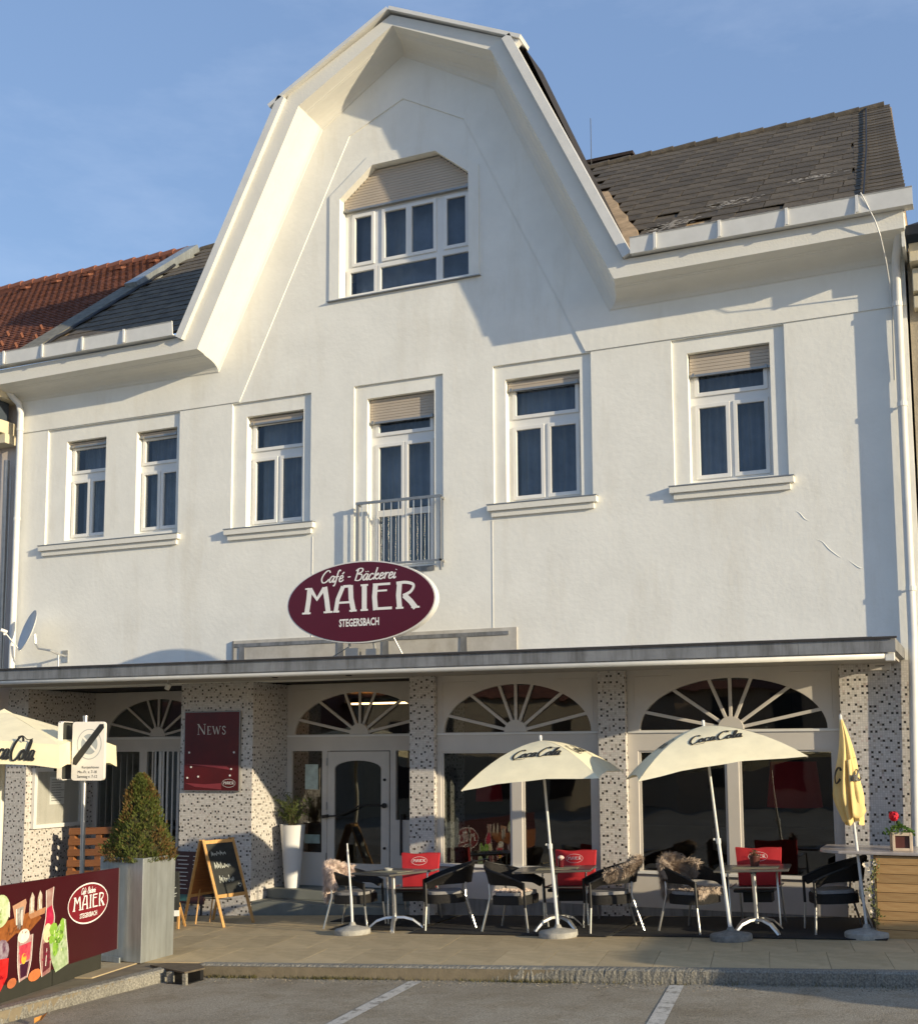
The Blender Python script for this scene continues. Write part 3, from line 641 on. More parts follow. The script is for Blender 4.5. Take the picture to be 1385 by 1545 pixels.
# body of the house (side and rear walls, floors) so that rooms are dark
b = MB(); b.box(XL, XL+.3, .361, 10, -1.2, 8.8); b.box(XR-.3, XR, .361, 10, -1, 8.8); b.box(XL+.3, XR-.3, 9.7, 10, -1, 8.8)
b.build('side_and_rear_wall', PL, B)
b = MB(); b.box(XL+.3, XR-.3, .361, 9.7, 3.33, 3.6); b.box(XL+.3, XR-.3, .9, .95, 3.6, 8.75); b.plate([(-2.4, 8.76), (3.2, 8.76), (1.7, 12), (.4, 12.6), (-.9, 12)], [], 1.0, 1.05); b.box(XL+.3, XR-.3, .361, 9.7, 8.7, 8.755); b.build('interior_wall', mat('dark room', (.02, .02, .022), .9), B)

# windows
def window(o_, glassrects, shutter=None, sill=True, name='window', fy=.185, curtain=False, frame_poly=None):
    x0, x1, z0, z1 = o_
    M_ = .055
    holes = [rect(a-M_+.012, b_+M_-.012, c-M_+.012, d+M_-.012) for a, b_, c, d in glassrects]
    f = MB(); f.plate(frame_poly or rect(x0, x1, z0, z1), holes, fy, fy+.07); W_ = f.build(name, PVC, B, bevel=.004)
    for a, b_, c, d in glassrects:
        s = MB(); s.plate(rect(a-M_, b_+M_, c-M_, d+M_), [rect(a, b_, c, d)], fy-.022, fy+.04); s.build('sash', PVC, W_, bevel=.005)
        s = MB(); s.box(a-.01, b_+.01, fy+.012, fy+.018, c-.01, d+.01); s.build('pane', GLU, W_)
    if curtain:
        s = MB(); n = 90; ph = x0*7; s.v = [(x0+.05+(x1-x0-.1)*i/n, .42+(.016*sin(i*.62+ph)+.022*sin(i*.23+ph))*(1.2-.4*(z > z1-.1)), z) for z in (z0+.02, z1-.02) for i in range(n+1)]
        s.f = [(i, i+1, n+2+i, n+1+i) for i in range(n)]; s.build('curtain', mat('blue grey curtain', (.40, .43, .46), .9, 0, .35, 1.2), W_, smooth=True)
    if shutter:
        s = MB(); zb, zt = shutter; n = max(2, int((zt-zb)/.042)); fp = frame_poly
        for i in range(n):
            za = zb+(zt-zb)*i/n; zc = zb+(zt-zb)*(i+1)/n; xa, xb = x0+.015, x1-.015
            if fp:
                t = max(0, min(1, (za+.02-10.94)/.45)); xa += .58*t; xb -= .55*t
            s.box(xa, xb, fy-.066, fy-.04, za, zc-.006); s.box(xa+.002, xb-.002, fy-.058, fy-.042, zc-.006, zc)
        s.build('roller_shutter', SHUT, W_)
        s = MB(); s.box(x0+.012, x1-.012, fy-.07, fy-.025, zb-.03, zb); s.box(x0+.05, x0+.08, fy-.10, fy-.07, zb-.035, zb+.01); s.box(x1-.08, x1-.05, fy-.10, fy-.07, zb-.035, zb+.01); s.build('shutter_rail', STEEL, W_)
    return W_
def two(x0, x1, z0, z1, tz0=7.11, tz1=7.48, lz1=6.89, gi=.115, mid=.155):
    a, b_ = x0+gi, x1-gi+.0; m = (a+b_)/2
    return [(a, b_, tz0, tz1), (a, m-mid/2, z0+.12, lz1), (m+mid/2, b_, z0+.12, lz1)]
window(OPEN[0], two(*OPEN[0], gi=.085, mid=.12), (7.545, 7.60), curtain=True)
window(OPEN[1], two(*OPEN[1], gi=.085, mid=.12), (7.545, 7.60), curtain=True)
window(OPEN[2], two(*OPEN[2], gi=.10), (7.52, 7.60), curtain=True)
a, b_ = -.07, .80
window(OPEN[3], [(a, b_, 7.11, 7.40), (a, .31, 5.89, 6.88), (.43, b_, 5.89, 6.88), (a, .31, 5.08, 5.79), (.43, b_, 5.08, 5.79)], (7.28, 7.63), curtain=True)
window(OPEN[4], two(*OPEN[4]), (7.50, 7.60), curtain=True)
window(OPEN[5], two(*OPEN[5]), (7.36, 7.64), curtain=True)
window((-.69, 1.53, 9.31, 11.39), [(-.51, -.22, 9.92, 10.67), (.02, .39, 9.92, 10.67), (.49, .86, 9.92, 10.67), (1.09, 1.40, 9.92, 10.67), (-.59, -.17, 9.41, 9.77), (-.05, .91, 9.41, 9.77), (1.02, 1.45, 9.41, 9.77)], (10.80, 11.37), frame_poly=GWIN, curtain=True)
def sill(x0, x1, z, small=False):
    s = MB(); s.box(x0, x1, -.085, .10, z-.10, z-.014); s.build('window_sill', PLT, B, bevel=.004)
    s = MB(); s.box(x0-.005, x1+.005, -.095, .18, z-.0135, z); s.build('sill_cap', STEEL, B)
    s = MB(); s.box(x0+.05, x1-.05, -.045, -.0005, z-.185, z-.101); s.build('sill_apron', PLT, B, bevel=.004)
sill(-6.60, -3.65, 5.80); sill(-2.75, -1.10, 5.78); sill(1.82, 3.47, 5.775); sill(4.50, 6.15, 5.79)
b = MB(); b.box(-.90, 1.72, -.05, .20, 9.272, 9.284); b.build('sill_cap', STEEL, B)
# juliet balcony
b = MB(); b.box(-.22, .95, -.02, .2, 4.88, 4.955); b.build('door_sill', ZINC, B)
rl = MB(); rl.box(-.31, 1.11, -.135, -.10, 5.945, 5.985); rl.box(-.31, 1.11, -.13, -.105, 4.995, 5.025)
for x in (-.30, 1.08): rl.box(x, x+.03, -.13, -.10, 4.86, 5.97); rl.box(x, x+.03, -.105, 0, 5.93, 5.96); rl.box(x, x+.03, -.105, 0, 4.99, 5.02)
jb = rl.build('balcony_railing', STEEL, B)
b = MB(); b.tube([(0, -.118, 5.02), (0, -.118, 5.95)], .0075, 8); bl = b.build('baluster', ALU, jb, loc=(-.21, 0, 0))
for i in range(1, 10): twin(bl, (-.21+.124*i, 0, 0))

# ------------------------------------------------------------------ ground floor
def pil(x0, x1, y0, y1, z0=-.6, z1=3.318):
    m = MB(); m.box(x0, x1, y0, y1, z0, z1); m.build('tiled_pillar', TILE, B, bevel=.006)
pil(-7.22, -6.76, 0, 1.69); pil(-3.56, -2.19, 0, 1.69); pil(.53, .93, 0, 1.10); pil(3.41, 3.80, 0, .4); pil(6.60, 7.62, 0, .36)
ICR = INT
def bead(par, P, y, r=.008):
    m = MB(); m.tube([(x, y, z) for x, z in P], r, 6); m.build('panel_moulding', CREAM, par)
def fan(par, cx, cz, a, bb, y, spokes, hub=.17, clip=None):
    g = MB(); g.plate([(cx+a*1.02*cos(t), cz+bb*1.02*sin(t)) for t in [pi*i/30 for i in range(31)]], [], y+.045, y+.05); g.build('fanlight_pane', GL, par)
    s = MB(); s.plate(ell(cx, cz, hub, hub, 16, 0, pi), [], y-.015, y+.06); s.build('fan_hub', CREAM, par)
    for th in spokes:
        t = math.atan2(sin(th)/bb, cos(th)/a) if 0 else th
        p1 = (cx+a*cos(t), cz+bb*sin(t)); d = Vector((p1[0]-cx, p1[1]-cz)).normalized(); p0 = (cx+d.x*hub*.95, cz+d.y*hub*.95)
        m = MB(); m.bar((p0[0], y+.02, p0[1]), (p1[0]+d.x*.01, y+.02, p1[1]+d.y*.01), .045, .028, (0, 1, 0)); m.build('fan_spoke', CREAM, par, bevel=.006)
SP = [radians(q) for q in (21, 52, 77, 90, 103, 128, 159)]
def shopwin(x0, x1, xa, xb, ml, mr, gl, gr_, y=.1, zt=3.318):
    cx, a = (xa+xb)/2, (xb-xa)/2
    arch = ell(cx, 2.49, a, .68, 36, 0, pi)
    f = MB(); f.plate(rect(x0, x1, .13, zt), [arch, rect(gl, ml, .615, 2.215), rect(mr, gr_, .615, 2.215)], y, y+.09)
    W_ = f.build('shopfront_frame', CREAM, B, bevel=.006)
    for p, q in ((gl, ml), (mr, gr_)):
        g = MB(); g.box(p-.01, q+.01, y+.045, y+.052, .605, 2.225); g.build('pane', GL, W_)
        for (u0, u1, v0, v1) in ((p, q, 2.19, 2.215), (p, p+.03, .62, 2.19), (q-.03, q, .62, 2.19)):
            s = MB(); s.box(u0, u1, y+.02, y+.044, v0, v1); s.build('glazing_bead', CREAM, W_)
    s = MB(); s.box(x0, x1, y-.05, y-.001, .575, .612); s.build('sill', PVC, W_, bevel=.004)
    s = MB(); s.box(x0, x1, y-.022, y-.001, 2.452, 2.482); s.build('transom_moulding', PVC, W_, bevel=.004)
    s = MB(); s.box(x0, x1, y+.0, y+.08, -.35, .13); s.build('plinth', ZINC, W_)
    fan(W_, cx, 2.49, a, .68, y, SP)
    for sgn, xe in ((1, x0), (-1, x1)):
        bead(W_, [(xe+sgn*.10, 2.62), (xe+sgn*.10, 3.22), (xe+sgn*.62, 3.22)], y-.002, .007)
    return W_
shopwin(.931, 3.409, 1.04, 3.28, 2.09, 2.25, .995, 3.285)
shopwin(3.801, 6.599, 3.97, 6.43, 5.13, 5.29, 3.94, 6.49)
# entrance, set back one metre
y = 1.0
arch = ell(-.85, 2.50, 1.20, .67, 36, 0, pi)
f = MB(); f.plate(rect(-2.189, .60, .10, 3.318), [arch, rect(-2.10, -1.53, .62, 2.235), rect(-.20, .22, 1.16, 2.235), rect(-1.43, -.30, .10, 2.235)], y, y+.09)
E_ = f.build('entrance_frame', CREAM, B, bevel=.006)
for q in ((-2.11, -1.52, .61, 2.245), (-.21, .23, 1.15, 2.245)): g = MB(); g.box(q[0], q[1], y+.045, y+.052, q[2], q[3]); g.build('pane', GL, E_)
fan(E_, -.85, 2.50, 1.20, .67, y, SP)
bead(E_, [(-2.08, 2.62), (-2.08, 3.22), (-1.55, 3.22)], y-.002, .007)
s = MB(); s.box(-2.189, .53, y-.022, y-.001, 2.46, 2.49); s.build('transom_moulding', PVC, E_)
dg_ = [(-1.29, .47), (-.455, .47), (-.455, 1.95)]+[(-.8725+.4175*cos(t), 1.95+.13*sin(t)) for t in [pi*i/12 for i in range(1, 12)]]+[(-1.29, 1.95)]
d = MB(); d.plate(rect(-1.42, -.31, .11, 2.225), [dg_], y-.012, y+.045); D_ = d.build('entrance_door', CREAM, B, bevel=.005)
g = MB(); g.plate(dg_, [], y+.012, y+.018); g.build('door_pane', GL, D_)
h = MB(); h.tube([(-1.40, y-.06, 1.20), (-1.15, y-.075, 1.215), (-.95, y-.08, 1.30), (-.80, y-.08, 1.375), (-.40, y-.075, 1.38)], .013, 8); h.bar((-1.48, y-.05, 1.19), (-1.38, y-.06, 1.205), .05, .05); h.lathe([(.04, -.02), (.04, .02)], 12, M=Matrix.Translation((-.38, y-.045, 1.38)) @ Matrix.Rotation(pi/2, 4, 'X')); h.build('door_handle', DARK, D_)
for z in (1.78, .72):
    h = MB(); h.lathe([(.022, -.015), (.022, .015)], 10, M=Matrix.Translation((-.385, y-.02, z)) @ Matrix.Rotation(pi/2, 4, 'X')); h.build('lock_rose', DARK, D_)
for z in (.5, 1.3, 2.0): h = MB(); h.tube([(-1.425, y-.02, z), (-1.425, y-.02, z+.12)], .012, 8); h.build('hinge', STEEL, D_)
h = MB(); h.box(-.115, -.085, y-.03, y-.005, .62, 1.25); h.build('letter_slot', DARK, E_)
tag((lambda m: (m.box(-1.86, -1.62, y+.03, y+.038, 1.62, 2.02), m.build('notice_sheet', mat('pale notice', (.45, .55, .52), .6, 0, .25, 9)))[1])(MB()), 'small pale notice sheet taped inside the glass left of the entrance door', 'notice')
tag((lambda m: (m.box(-1.86, -1.58, y+.03, y+.038, .76, .90), m.build('notice_sheet', mat('pale notice 2', (.35, .45, .42), .6, 0, .25, 9)))[1])(MB()), 'low pale card stuck inside the sidelight above its bottom rail', 'notice')
# steps
st = MB(); st.box(-2.188, .529, .02, 1.0, -.40, -.055); st.build('door_step', STEP, B, bevel=.01)
st = MB(); st.box(-2.188, .529, .45, 1.0, -.054, .09); st.box(-2.188, .529, 1.0, 1.09, -.054, .099); st.build('door_step', STEP, B, bevel=.01)
# left bay, set back 1.7 m
y = 1.69
arch = ell(-5.33, 2.51, 1.14, .67, 36, 0, pi)
f = MB(); f.plate(rect(-6.77, -3.5, -.3, 3.318), [arch, rect(-6.68, -5.73, -.25, 2.24), rect(-5.56, -5.45, -.25, 2.24), rect(-5.42, -4.0, -.25, 2.24)], y, y+.09)
W_ = f.build('side_shop_frame', CREAM, B, bevel=.006); fan(W_, -5.33, 2.51, 1.14, .67, y, SP)
g = MB(); g.box(-6.69, -3.99, y+.045, y+.052, -.26, 2.25); g.build('pane', GL, W_)
s = MB(); s.box(-6.759, -3.561, y-.022, y-.001, 2.46, 2.50); s.build('transom_moulding', PVC, W_)
for x in (-6.58, -6.44, -6.30, -6.12, -5.98, -5.85): m = MB(); m.box(x, x+.012, y-.035, y-.02, -.2, 2.2); m.build('bar', STEEL, W_)
for x, wd_ in ((-5.36, .03), (-5.27, .06), (-5.19, .035), (-5.10, .04), (-4.98, .03), (-4.87, .05), (-4.70, .04)): m = MB(); m.box(x, x+wd_, y-.035, y-.012, -.2, 2.24); m.build('door_bar', PVC, W_, bevel=.003)
# canopy
def CZ(x): return -.0045*(x-.5)
cn = MB()
def cbox(m, x0, x1, y0, y1, z0, z1):
    m.add([(x0, y0, z0+CZ(x0)), (x1, y0, z0+CZ(x1)), (x1, y1, z0+CZ(x1)), (x0, y1, z0+CZ(x0)), (x0, y0, z1+CZ(x0)), (x1, y0, z1+CZ(x1)), (x1, y1, z1+CZ(x1)), (x0, y1, z1+CZ(x0))], [(0, 3, 2, 1), (4, 5, 6, 7), (0, 1, 5, 4), (1, 2, 6, 5), (2, 3, 7, 6), (3, 0, 4, 7)])
cbox(cn, -9.5, 7.40, -1.60, -.001, 3.36, 3.50); CN = cn.build('canopy', ZINC, B)
m = MB(); cbox(m, -9.5, 7.34, -1.52, -.001, 3.318, 3.359); m.build('canopy_soffit', mat('grey soffit board', (.40, .38, .35), .7, 0, .06, 3), CN)
x = -9.5
while x < 7.4:
    x2 = min(x+1.98, 7.40); m = MB(); cbox(m, x+.002, x2-.002, -1.615, -1.602, 3.335, 3.492); m.build('canopy_fascia', ZINC, CN); x += 1.98
m = MB(); cbox(m, -9.5, 7.42, -1.645, -1.58, 3.501, 3.512); cbox(m, -9.5, 7.42, -1.645, -1.635, 3.488, 3.501); m.build('drip_edge', mat('dark flashing', (.05, .045, .045), .6, .2), CN)
m = MB(); cbox(m, -9.5, 7.15, -1.575, -.02, 3.514, 3.522); m.build('canopy_covering', ZINC, CN)
m = MB(); m.tube([(xx, -1.555, 3.305+CZ(xx)) for xx in (-9.5, -4, 0, 4, 7.28)], .042, 12); m.build('awning_cassette', METW, CN, smooth=True)
m = MB(); cbox(m, 7.285, 7.385, -1.58, -1.48, 3.24, 3.335); m.build('cassette_end', METW, CN, bevel=.006)
for xx, yy in ((-5.9, -1.0), (-3.0, -.9), (-1.35, -.7), (-.1, -.7), (1.6, -.9), (3.4, -.95), (4.8, -.95), (6.1, -.9)):
    m = MB(); m.lathe([(.045, 0), (.045, .012)], 14, (xx, yy, 3.305+CZ(xx))); m.build('soffit_downlight', DARK, CN)
m = MB(); m.lathe([(.001, 0), (.04, .0), (.045, .09), (.03, .10)], 14, (0, 0, 0), Matrix.Translation((-3.24, -.8, 3.19)) @ Matrix.Rotation(.5, 4, 'Y')); m.tube([(-3.22, -.8, 3.27), (-3.22, -.8, 3.33)], .01, 6); m.build('spotlight', METW, CN)
m = MB(); m.box(6.98, 7.23, -.05, -.001, 3.20, 3.31); IC = m.build('junction_box', CREAM, B, bevel=.006); m = MB(); m.box(7.05, 7.16, -.054, -.0505, 3.25, 3.258); m.build('slot', DARK, IC)
# room behind the glass
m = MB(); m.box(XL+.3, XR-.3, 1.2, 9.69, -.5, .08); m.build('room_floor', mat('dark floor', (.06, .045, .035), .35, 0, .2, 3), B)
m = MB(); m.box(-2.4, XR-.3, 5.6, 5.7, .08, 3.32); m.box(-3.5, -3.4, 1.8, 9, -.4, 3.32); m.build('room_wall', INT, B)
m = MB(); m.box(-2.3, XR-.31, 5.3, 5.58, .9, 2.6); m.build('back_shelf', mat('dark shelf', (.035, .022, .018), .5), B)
# ------------------------------------------------------------------ things fixed to the building
def stand(rz): return (Matrix.Rotation(TILT, 3, 'Y') @ Matrix.Rotation(rz, 3, 'Z')).to_euler()
# oval sign
S_ = thing('oval_shop_sign', 'big maroon oval sign lettered MAIER standing on the canopy edge', 'sign', (.405, -1.26, 4.29), (0, 0, 0))
a, b_ = 1.165, .575
m = MB(); m.plate(ell(0, 0, a, b_, 64), [], -.055, .075); m.build('sign_case', METW, S_, auto=True)
m = MB(); m.plate(ell(0, 0, a-.018, b_-.018, 64), [], -.062, -.054); m.build('sign_face', mat('crimson maroon sign face', (.085, .003, .014), .3, 0, .04, 3), S_)
t = MB(); q = lambda u, v: (u, -.064, v)
maier(t, q, -.005, -.13, 1.86, .37); script(t, 'Café - Bäckerei', q, -.03, .30, .17, .11, .25, .25, sx=1.28); text_mesh(t, 'STEGERSBACH', q, .0, -.335, .105, .028, .66)
t.build('lettering', WHITE, S_)
m = MB(); m.tube([(-.18, 0, -.55), (-.2, .02, -.79)], .02, 8); m.box(-.22, -.02, -.05, .05, -.79, -.64); m.build('bracket', STEEL, S_)
m = MB(); m.tube([(.2, 0, -.55), (.22, .02, -.79)], .02, 8); m.box(.10, .26, -.05, .04, -.79, -.66); m.build('bracket', STEEL, S_)
m = MB(); m.tube([(-.18, .02, -.6), (-.75, .3, -.78)], .008, 6); m.build('stay_wire', STEEL, S_)
m = MB(); m.tube([(.5, 0, -.5), (.62, .1, -.79)], .012, 6); m.build('stay_rod', STEEL, S_)
# old backing frame on the wall behind the sign
F_ = thing('sign_backing_frame', 'long low grey metal frame fixed to the wall behind the oval sign', 'frame', (0, 0, 0))
m = MB(); m.box(-2.58, 2.24, -.022, -.001, 3.56, 3.975); m.build('backing_sheet', streaks(mat('grey beige sheet', (.50, .48, .44), .7, 0, .08, 4), .75, 3, 2), F_)
m = MB(); m.box(-2.56, 2.12, -.035, -.023, 3.87, 3.925); m.build('top_rail', ZINC, F_)
m = MB(); m.box(-2.58, -2.545, -.038, -.023, 3.53, 3.97); m.build('end_rail', ZINC, F_)
p0 = None
for x in (-2.40, -.62, .15, 1.42):
    if p0 is None:
        m = MB(); m.plate([(-.07, 0), (.07, 0), (.085, .05), (.055, .12), (.05, .34), (-.05, .34), (-.055, .12), (-.085, .05)], [], -.034, -.023); p0 = m.build('post', ZINC, F_, loc=(x, 0, 3.53))
    else: twin(p0, (x, 0, 3.53))
# news board
NB = thing('news_board', 'dark red NEWS poster board on the tiled pillar left of the entrance', 'poster', (-2.93, -.03, 2.24))
m = MB(); m.box(-.53, .53, -.012, .029, -.63, .63); m.build('frame', STEEL, NB, bevel=.003)
bm = mat('dark red poster', (.115, .012, .014), .25, 0, 0, 2.2, col2=(.075, .012, .014)); m = MB(); m.box(-.515, .515, -.016, -.0125, -.615, .615); m.build('poster_sheet', bm, NB)
t = MB(); q = lambda u, v: (u, -.019, v)
def serif(mb, ch, x, y, h, w_, fn):
    T = .13*h; t2 = .05*h
    def rb(P, w): ribbon(mb, P, w, fn, 0, False)
    X = lambda a: x+a*w_
    Y = lambda a: y+a*h
    if ch == 'N': rb([(X(.15), Y(0)), (X(.15), Y(1))], t2); rb([(X(.12), Y(1)), (X(.85), Y(0))], T); rb([(X(.85), Y(0)), (X(.85), Y(1))], t2); rb([(X(.0), Y(1)), (X(.25), Y(1))], t2); rb([(X(.03), Y(0)), (X(.28), Y(0))], t2); rb([(X(.72), Y(1)), (X(.98), Y(1))], t2)
    if ch == 'E': rb([(X(.2), Y(0)), (X(.2), Y(1))], T); rb([(X(.05), Y(1)), (X(.8), Y(1)), (X(.8), Y(.84))], t2); rb([(X(.2), Y(.52)), (X(.62), Y(.52))], t2); rb([(X(.05), Y(0)), (X(.85), Y(0)), (X(.85), Y(.18))], t2)
    if ch == 'W': rb([(X(.05), Y(1)), (X(.3), Y(0))], T); rb([(X(.3), Y(0)), (X(.5), Y(.9))], t2); rb([(X(.5), Y(.95)), (X(.72), Y(0))], T); rb([(X(.72), Y(0)), (X(.96), Y(1))], t2); rb([(X(-.06), Y(1)), (X(.16), Y(1))], t2); rb([(X(.86), Y(1)), (X(1.06), Y(1))], t2)
    if ch == 'S': ribbon(mb, [(X(.78), Y(.80)), (X(.6), Y(.98)), (X(.28), Y(.92)), (X(.22), Y(.68)), (X(.55), Y(.48)), (X(.8), Y(.26)), (X(.6), Y(.01)), (X(.3), Y(.04)), (X(.18), Y(.22))], T*.8, fn)
serif(t, 'N', -.275, .265, .16, .17, q); serif(t, 'E', -.085, .265, .125, .09, q); serif(t, 'W', .02, .265, .125, .15, q); serif(t, 'S', .19, .265, .125, .09, q)
t.build('lettering', mat('pale print', (.62, .60, .56), .5), NB)
logo(NB, lambda u, v, l=0: (.34+u, -.019-l, -.50+v), .25, .13, small=False, ringm=WHITE)
m = MB()
for x, z in ((-.42, -.02), (.43, -.02), (-.38, -.25), (-.45, -.42), (.38, -.28), (.36, -.38), (-.24, -.40)): m.lathe([(.016, -.003), (.016, .003)], 10, M=Matrix.Translation((x, -.021, z)) @ Matrix.Rotation(pi/2, 4, 'X'))
m.build('magnet', WHITE, NB)
m = MB(); m.add([q(-.50, -.50), q(-.1, -.52), (.2, -.019, -.50), (.2, -.019, -.60), q(-.3, -.56)], [(0, 1, 2, 3, 4)]); m.add([q(-.5, -.2), q(.0, -.22), q(.3, -.24), q(.4, -.3), q(.1, -.26), q(-.2, -.23)], [(0, 1, 2, 3, 4, 5)]); m.build('print_glow', mat('lighter red print', (.26, .04, .05), .3), NB)
# notice case on the left pillar's side
C_ = thing('notice_case', 'white framed glazed notice case on the side face of the leftmost tiled pillar', 'notice board', (-6.76, .74, 1.45), (0, 0, radians(90)))
m = MB(); m.plate(rect(-.60, .60, -.52, .52), [rect(-.53, .53, -.45, .45)], -.07, -.001); m.build('frame', PVC, C_, bevel=.004)
m = MB(); m.box(-.53, .53, -.03, -.01, -.45, .45); m.build('back_panel', mat('grey white felt', (.52, .50, .46), .8, 0, .05, 4), C_)
m = MB(); m.box(-.20, .16, -.036, -.031, -.12, .36); m.build('sheet', WHITE, C_)
m = MB(); 
for i in range(9): m.box(-.16, .10+.05*sin(i*2), -.038, -.0365, .30-.045*i, .312-.045*i)
m.build('print_lines', STEEL, C_)
m = MB(); m.box(-.535, .535, -.062, -.056, -.455, .455); m.build('pane', GLC, C_)
m = MB(); m.box(-.16, .10, -.10, -.071, .46, .53); m.build('case_lamp', DARK, C_)
# satellite dish
D = thing('satellite_dish', 'grey satellite dish on a bent wall bracket above the left end of the canopy', 'dish', (-5.97, 0, 3.86))
nrm = Vector((-.48, -.82, .32)).normalized(); Mq = Matrix.Translation((-.46, -.42, .42)) @ nrm.to_track_quat('Z', 'Y').to_matrix().to_4x4() @ Matrix.Diagonal((.92, 1.05, 1, 1))
m = MB(); m.lathe([(0.001, -.05), (.10, -.045), (.2, -.03), (.29, -.008), (.345, .012), (.35, .016), (.345, .008), (.29, -.018), (.2, -.04), (.10, -.055), (0.001, -.06)], 40, M=Mq); m.build('reflector', mat('grey dish', (.62, .63, .62), .5, 0, .04), D, smooth=True)
pb = Mq @ Vector((0, -.35, 0)); lnb = Vector((-.46, -.42, .42))+nrm*.42+Vector((0, 0, -.16))
m = MB(); m.tube([pb, lnb], .011, 6); m.tube([lnb-nrm*.06, lnb+nrm*.05], .03, 10); m.tube([lnb+Vector((0, .02, -.01)), lnb+Vector((0, .02, -.07))], .02, 8); m.build('receiver_arm', METW, D)
m = MB(); m.tube(smooth_path([(0, -.02), (1, 1)]) and [(0, -.01, .0), (-.02, -.16, .02), (-.10, -.26, .08), (-.30, -.33, .12), (-.36, -.34, .20), (-.37, -.35, .36)], .020, 8); m.box(-.07, .05, -.014, -.001, -.11, .10); m.tube([(-.02, -.16, .02), (-.02, -.16, -.30)], .016, 8); m.build('wall_bracket', ALU, D)

# ------------------------------------------------------------------ neighbours
NL = thing('red_roofed_house', 'neighbouring house with a red clay tile roof and pinkish wall at the left', 'building')
m = MB(); m.box(-16, XL-.02, .12, 9, -2, 8.75); m.build('wall', PINK, NL)
m = MB(); n = 46; L_ = SLEN*1.0
for r_ in range(n):
    s0_, s1_ = L_*r_/n, L_*(r_+1)/n+.03
    x = -13.0+(.09 if r_ % 2 else 0)
    a, b_, c, d = rp_(-13, s0_, .065), rp_(-6.93, s0_, .065), rp_(-6.93, s1_, .04), rp_(-13, s1_, .04); e, g = rp_(-13, s0_, .03), rp_(-6.93, s0_, .03)
    m.add([a, b_, c, d, e, g], [(0, 1, 2, 3), (4, 5, 1, 0)])
o = m.build('roof', REDT, NL)
m = MB()
for r_ in range(n):
    s0_ = L_*r_/n
    for i in range(34):
        x = -13.0+.18*i+(.09 if r_ % 2 else 0)+R.uniform(-.008, .008)
        if x+.17 > -6.95 or x < -11.8: continue
        z0_ = .069+R.uniform(0, .006); z1_ = .045; s1_ = s0_+L_/n+.02
        m.add([rp_(x, s0_-.012, z0_), rp_(x+.088, s0_-.028, z0_), rp_(x+.172, s0_-.012, z0_), rp_(x+.172, s1_, z1_), rp_(x, s1_, z1_), rp_(x, s0_-.012, z0_-.016), rp_(x+.088, s0_-.028, z0_-.016), rp_(x+.172, s0_-.012, z0_-.016)], [(0, 1, 2, 3, 4), (5, 6, 1, 0), (6, 7, 2, 1)])
q = m.build('roof_tiles', REDT, o); q['kind'] = 'stuff'
m = MB(); m.tube([(0, 0, 0), (.38, 0, .02)], [.10, .115], 10); r0 = m.build('ridge_tile', REDT, o, loc=(-12.8, RY+SLEN*cos(PT), RZ+SLEN*sin(PT)+.02))
for i in range(1, 16): twin(r0, (-12.8+.36*i, RY+SLEN*cos(PT), RZ+SLEN*sin(PT)+.02+R.uniform(-.008, .008)))
m = MB(); m.box(-.09, .09, -.06, .14, 0, .05); m.box(-.07, .07, -.065, -.06, .008, .04); v0 = m.build('vent_tile', REDT, o, loc=rp_(-10.3, SLEN-.55, .06), rot=(PT-.35, 0, 0))
for x in (-11.2, -9.4, -8.5, -7.6): twin(v0, rp_(x, SLEN-.55, .06))
m = MB(); m.box(-.012, .012, -.01, .05, 0, .09); v0 = m.build('snow_stop', REDT, o, loc=rp_(-10.6, .6, .07), rot=(PT, 0, 0))
for k in range(4):
    for i in range(5):
        x = -10.6+.82*i+.22*k; 
        if x < -7.1 and (i or k): twin(v0, rp_(x, .6+.33*k, .07))
gutter(-13, -7.27, NL)
m = MB(); m.box(-13, -7.26, -.50, .12, 8.45, 8.80); m.build('eave_board', BEIGEL, NL)
m = MB(); m.box(-13, -7.42, -.42, -.04, 8.10, 8.44); m.build('small_roof', mat('blue grey tin', (.07, .09, .12), .45, .3), NL)
m = MB(); m.box(-13, -7.36, -.30, .10, 7.86, 8.09); m.box(-13, -7.32, -.20, .10, 7.68, 7.855); m.build('cornice', BEIGEL, NL, bevel=.01)
m = MB(); m.tube([(-7.42, -.04, 7.4), (-7.42, -.02, 3.4)], .05, 10); m.tube([(-7.30, -.05, 7.1), (-7.33, -.05, 3.4)], .012, 6); m.build('grey_pipe', STEEL, NL)
m = MB(); m.box(-9.5, -7.9, .05, .119, 5.6, 5.7); m.build('sill', STEEL, NL)
NR = thing('beige_house', 'neighbouring house with rough beige plaster and stepped cream cornice at the right edge', 'building')
m = MB(); m.box(XR+.03, 14, .06, 9, -1, 8.6); m.build('wall', BEIGE, NR)
m = MB(); m.box(XR+.07, 14, -.30, .06, 8.32, 8.56); m.build('cornice', BEIGEL, NR, bevel=.01)
m = MB(); m.box(XR+.09, 14, -.16, .06, 7.98, 8.28); m.build('cornice', BEIGEL, NR, bevel=.01)
m = MB(); m.box(XR+.09, 14, -.10, .06, 7.78, 7.94); m.build('cornice', BEIGEL, NR, bevel=.01)
m = MB(); m.add([(XR+.05, -.48, 8.60), (14, -.48, 8.60), (14, 5, 12), (XR+.05, 5, 9.2), (XR+.05, -.48, 8.72), (14, -.48, 8.72), (14, 5, 12.1), (XR+.05, 5, 9.3)], [(0, 3, 2, 1), (4, 5, 6, 7), (0, 1, 5, 4), (0, 4, 7, 3), (1, 2, 6, 5), (2, 3, 7, 6)]); m.build('roof', DARK, NR)
